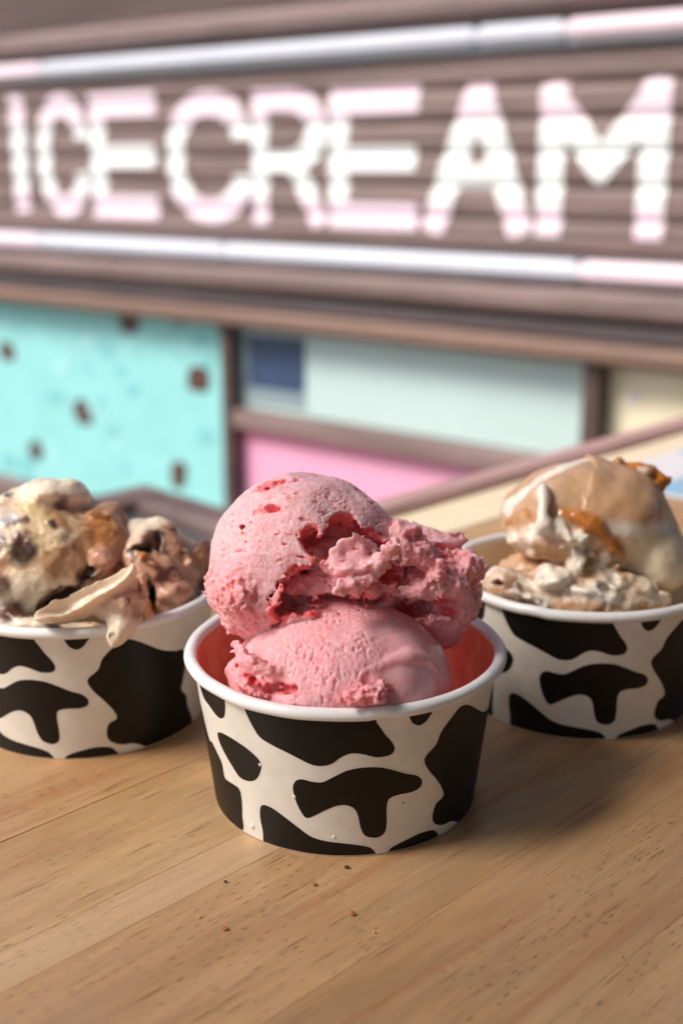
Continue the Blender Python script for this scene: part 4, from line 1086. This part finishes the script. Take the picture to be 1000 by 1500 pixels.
ca_.u(ell(zr(430, 345, -.022), (85*PR, 52*PR, .009), rot=-8, warp=.003, wf=130, seed=204), .0025, .4, 1)
ca_.u(ell(on(ca_, zr(550, 375), -.002), (44*PR, 38*PR, .006), warp=.002, wf=200, seed=205), .002, .4, 1)
ca_.u(ell(zr(400, 400, -.012), (150*PR, 80*PR, .014), rot=-10, warp=.003, wf=120, seed=206), .003, .4)
ca_.u(ell(zr(640, 440, -.014), (130*PR, 90*PR, .012), rot=-30, warp=.003, wf=120, seed=207), .003, .45, 4)
ca_.u(tube([zr(395, 160, -.0245), zr(398, 230, -.0275), zr(392, 310, -.029)], [.0012, .0016, .0020]), .004, .1, 1)
ca_.u(tube([on(ca_, zr(x_, y_), .0002) for x_, y_ in ((480, 268), (540, 282), (600, 312), (650, 350), (700, 400), (738, 465))], [.0008, .0016, .0021, .0021, .0019, .0008]), .0022, .0, 2)
ca_.u(tube([zr(720, 62, .000), zr(800, 80, -.002), zr(850, 110, -.004), zr(890, 150, -.006), zr(905, 190, -.006)], [.0022, .0030, .0042, .0042, .0022]), .001, .5, 2)
ca_.u(ell(zr(835, 105, -.006), (30*PR, 40*PR, .004), rot=30, warp=.0015, seed=208), .001, .4, 4)
SURF = ca_
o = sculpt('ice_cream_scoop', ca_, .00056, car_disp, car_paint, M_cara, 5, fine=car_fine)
tag(o, 'upper tan caramel scoop with glossy caramel ribbon in the right cup', 'ice cream', 'scoops in the right cup')
cb = Clay()
cb.u(ell(zr(520, 640, .004), (400*PR, 215*PR, .036), rot=-4, warp=.002, seed=221), .003, .35)
cb.u(ell(zr(270, 600, -.014), (150*PR, 85*PR, .014), rot=-12, warp=.002, seed=222), .002, .25)
cb.u(ell(zr(540, 490, -.022), (32*PR, 80*PR, .006), rot=-3, warp=.002, wf=200, seed=223), .0012, .3, 1)
cb.u(ell(zr(620, 620, -.026), (120*PR, 48*PR, .008), rot=-16, warp=.002, wf=150, seed=224), .0015, .35, 1)
cb.u(ell(zr(440, 560, -.024), (60*PR, 60*PR, .009), rot=-30, warp=.002, wf=150, seed=225), .0015, .4, 1)
cb.u(ell(zr(780, 570, -.018), (180*PR, 44*PR, .010), rot=-26, warp=.002, wf=150, seed=226), .0015, .6, 4)
cb.u(ell(zr(850, 630, -.018), (110*PR, 34*PR, .008), rot=-20, warp=.002, wf=150, seed=227), .0015, .7)
cb.u(ell(zr(350, 640, -.028), (90*PR, 20*PR, .005), rot=-20, warp=.002, wf=150, seed=228), .001, .4, 1)
cb.u(ell(zr(200, 545, -.016), (70*PR, 28*PR, .007), rot=8, warp=.002, wf=150, seed=229), .001, .3, 1)
cb.s(ell(zr(590, 555, -.034), (40*PR, 18*PR, .007), rot=10, warp=.001, wf=200, seed=230), .0004)
cb.s(ell(zr(230, 575, -.028), (80*PR, 12*PR, .005), rot=-6, warp=.0015, wf=200, seed=231), .0004)
cb.s(ell(zr(680, 590, -.034), (60*PR, 12*PR, .006), rot=-30, warp=.0015, wf=200, seed=232), .0004)
SURF = cb
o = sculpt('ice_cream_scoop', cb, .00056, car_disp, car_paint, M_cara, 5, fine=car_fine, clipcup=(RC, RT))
tag(o, 'lower white and tan marbled ice cream mass filling the right cup', 'ice cream', 'scoops in the right cup')

# ------------------------------------------------------------------ crumbs on the table
M_crumb = m_painted('toasted_crumb', srgb(196, 112, 44), .2, .6, 900)
M_crumbd = m_painted('dark_crumb', srgb(70, 46, 34), .2, .6, 900)
M_crumbl = m_painted('pale_crumb', srgb(222, 186, 128), .1, .6, 900)
CR = [(330, 1362, 5, M_crumb, 'orange brown crumb nearest the bottom left of the table'), (460, 1297, 4, M_crumb, 'orange brown crumb below the left half of the front cup'),
      (515, 1340, 5.5, M_crumb, 'largest orange crumb below the middle of the front cup'), (508, 1272, 4.5, M_crumbd, 'brown crumb close under the base of the front cup'),
      (330, 1293, 3.5, M_crumbd, 'tiny dark crumb left of the front cup base'), (548, 1367, 2.6, M_crumbl, 'tiny pale crumb low in the middle of the table'),
      (292, 1345, 3, M_crumbl, 'pale yellow crumb beside the pale plank joint'), (910, 1403, 2.6, M_crumbl, 'tiny pale crumb at the lower right of the table')]
for i, (x, y, r, mt, lb) in enumerate(CR):
    q = random.Random(300 + i); p = ground_pt(x, y, 0); rad = r / 1750 * .22
    vs, fs = [], []
    for j, zt_ in enumerate((0.0, .35, .75, 1.0)):
        for a in range(7):
            rr = rad * (1.0, 1.1, .8, .3)[j] * q.uniform(.6, 1.25)
            vs.append((rr * math.cos(a / 7 * 6.2832) * 1.2, rr * math.sin(a / 7 * 6.2832), zt_ * rad * q.uniform(.9, 1.2) + .0001 if j else 0.0001))
    for j in range(3):
        for a in range(7): fs.append((j*7+a, j*7+(a+1)%7, (j+1)*7+(a+1)%7, (j+1)*7+a))
    fs.append(tuple(range(21, 28)))
    o = mesh_obj('crumb', vs, fs, mt, None, False, loc=(p[0], p[1], .0002))
    tag(o, lb, 'crumb', 'crumbs scattered on the table')
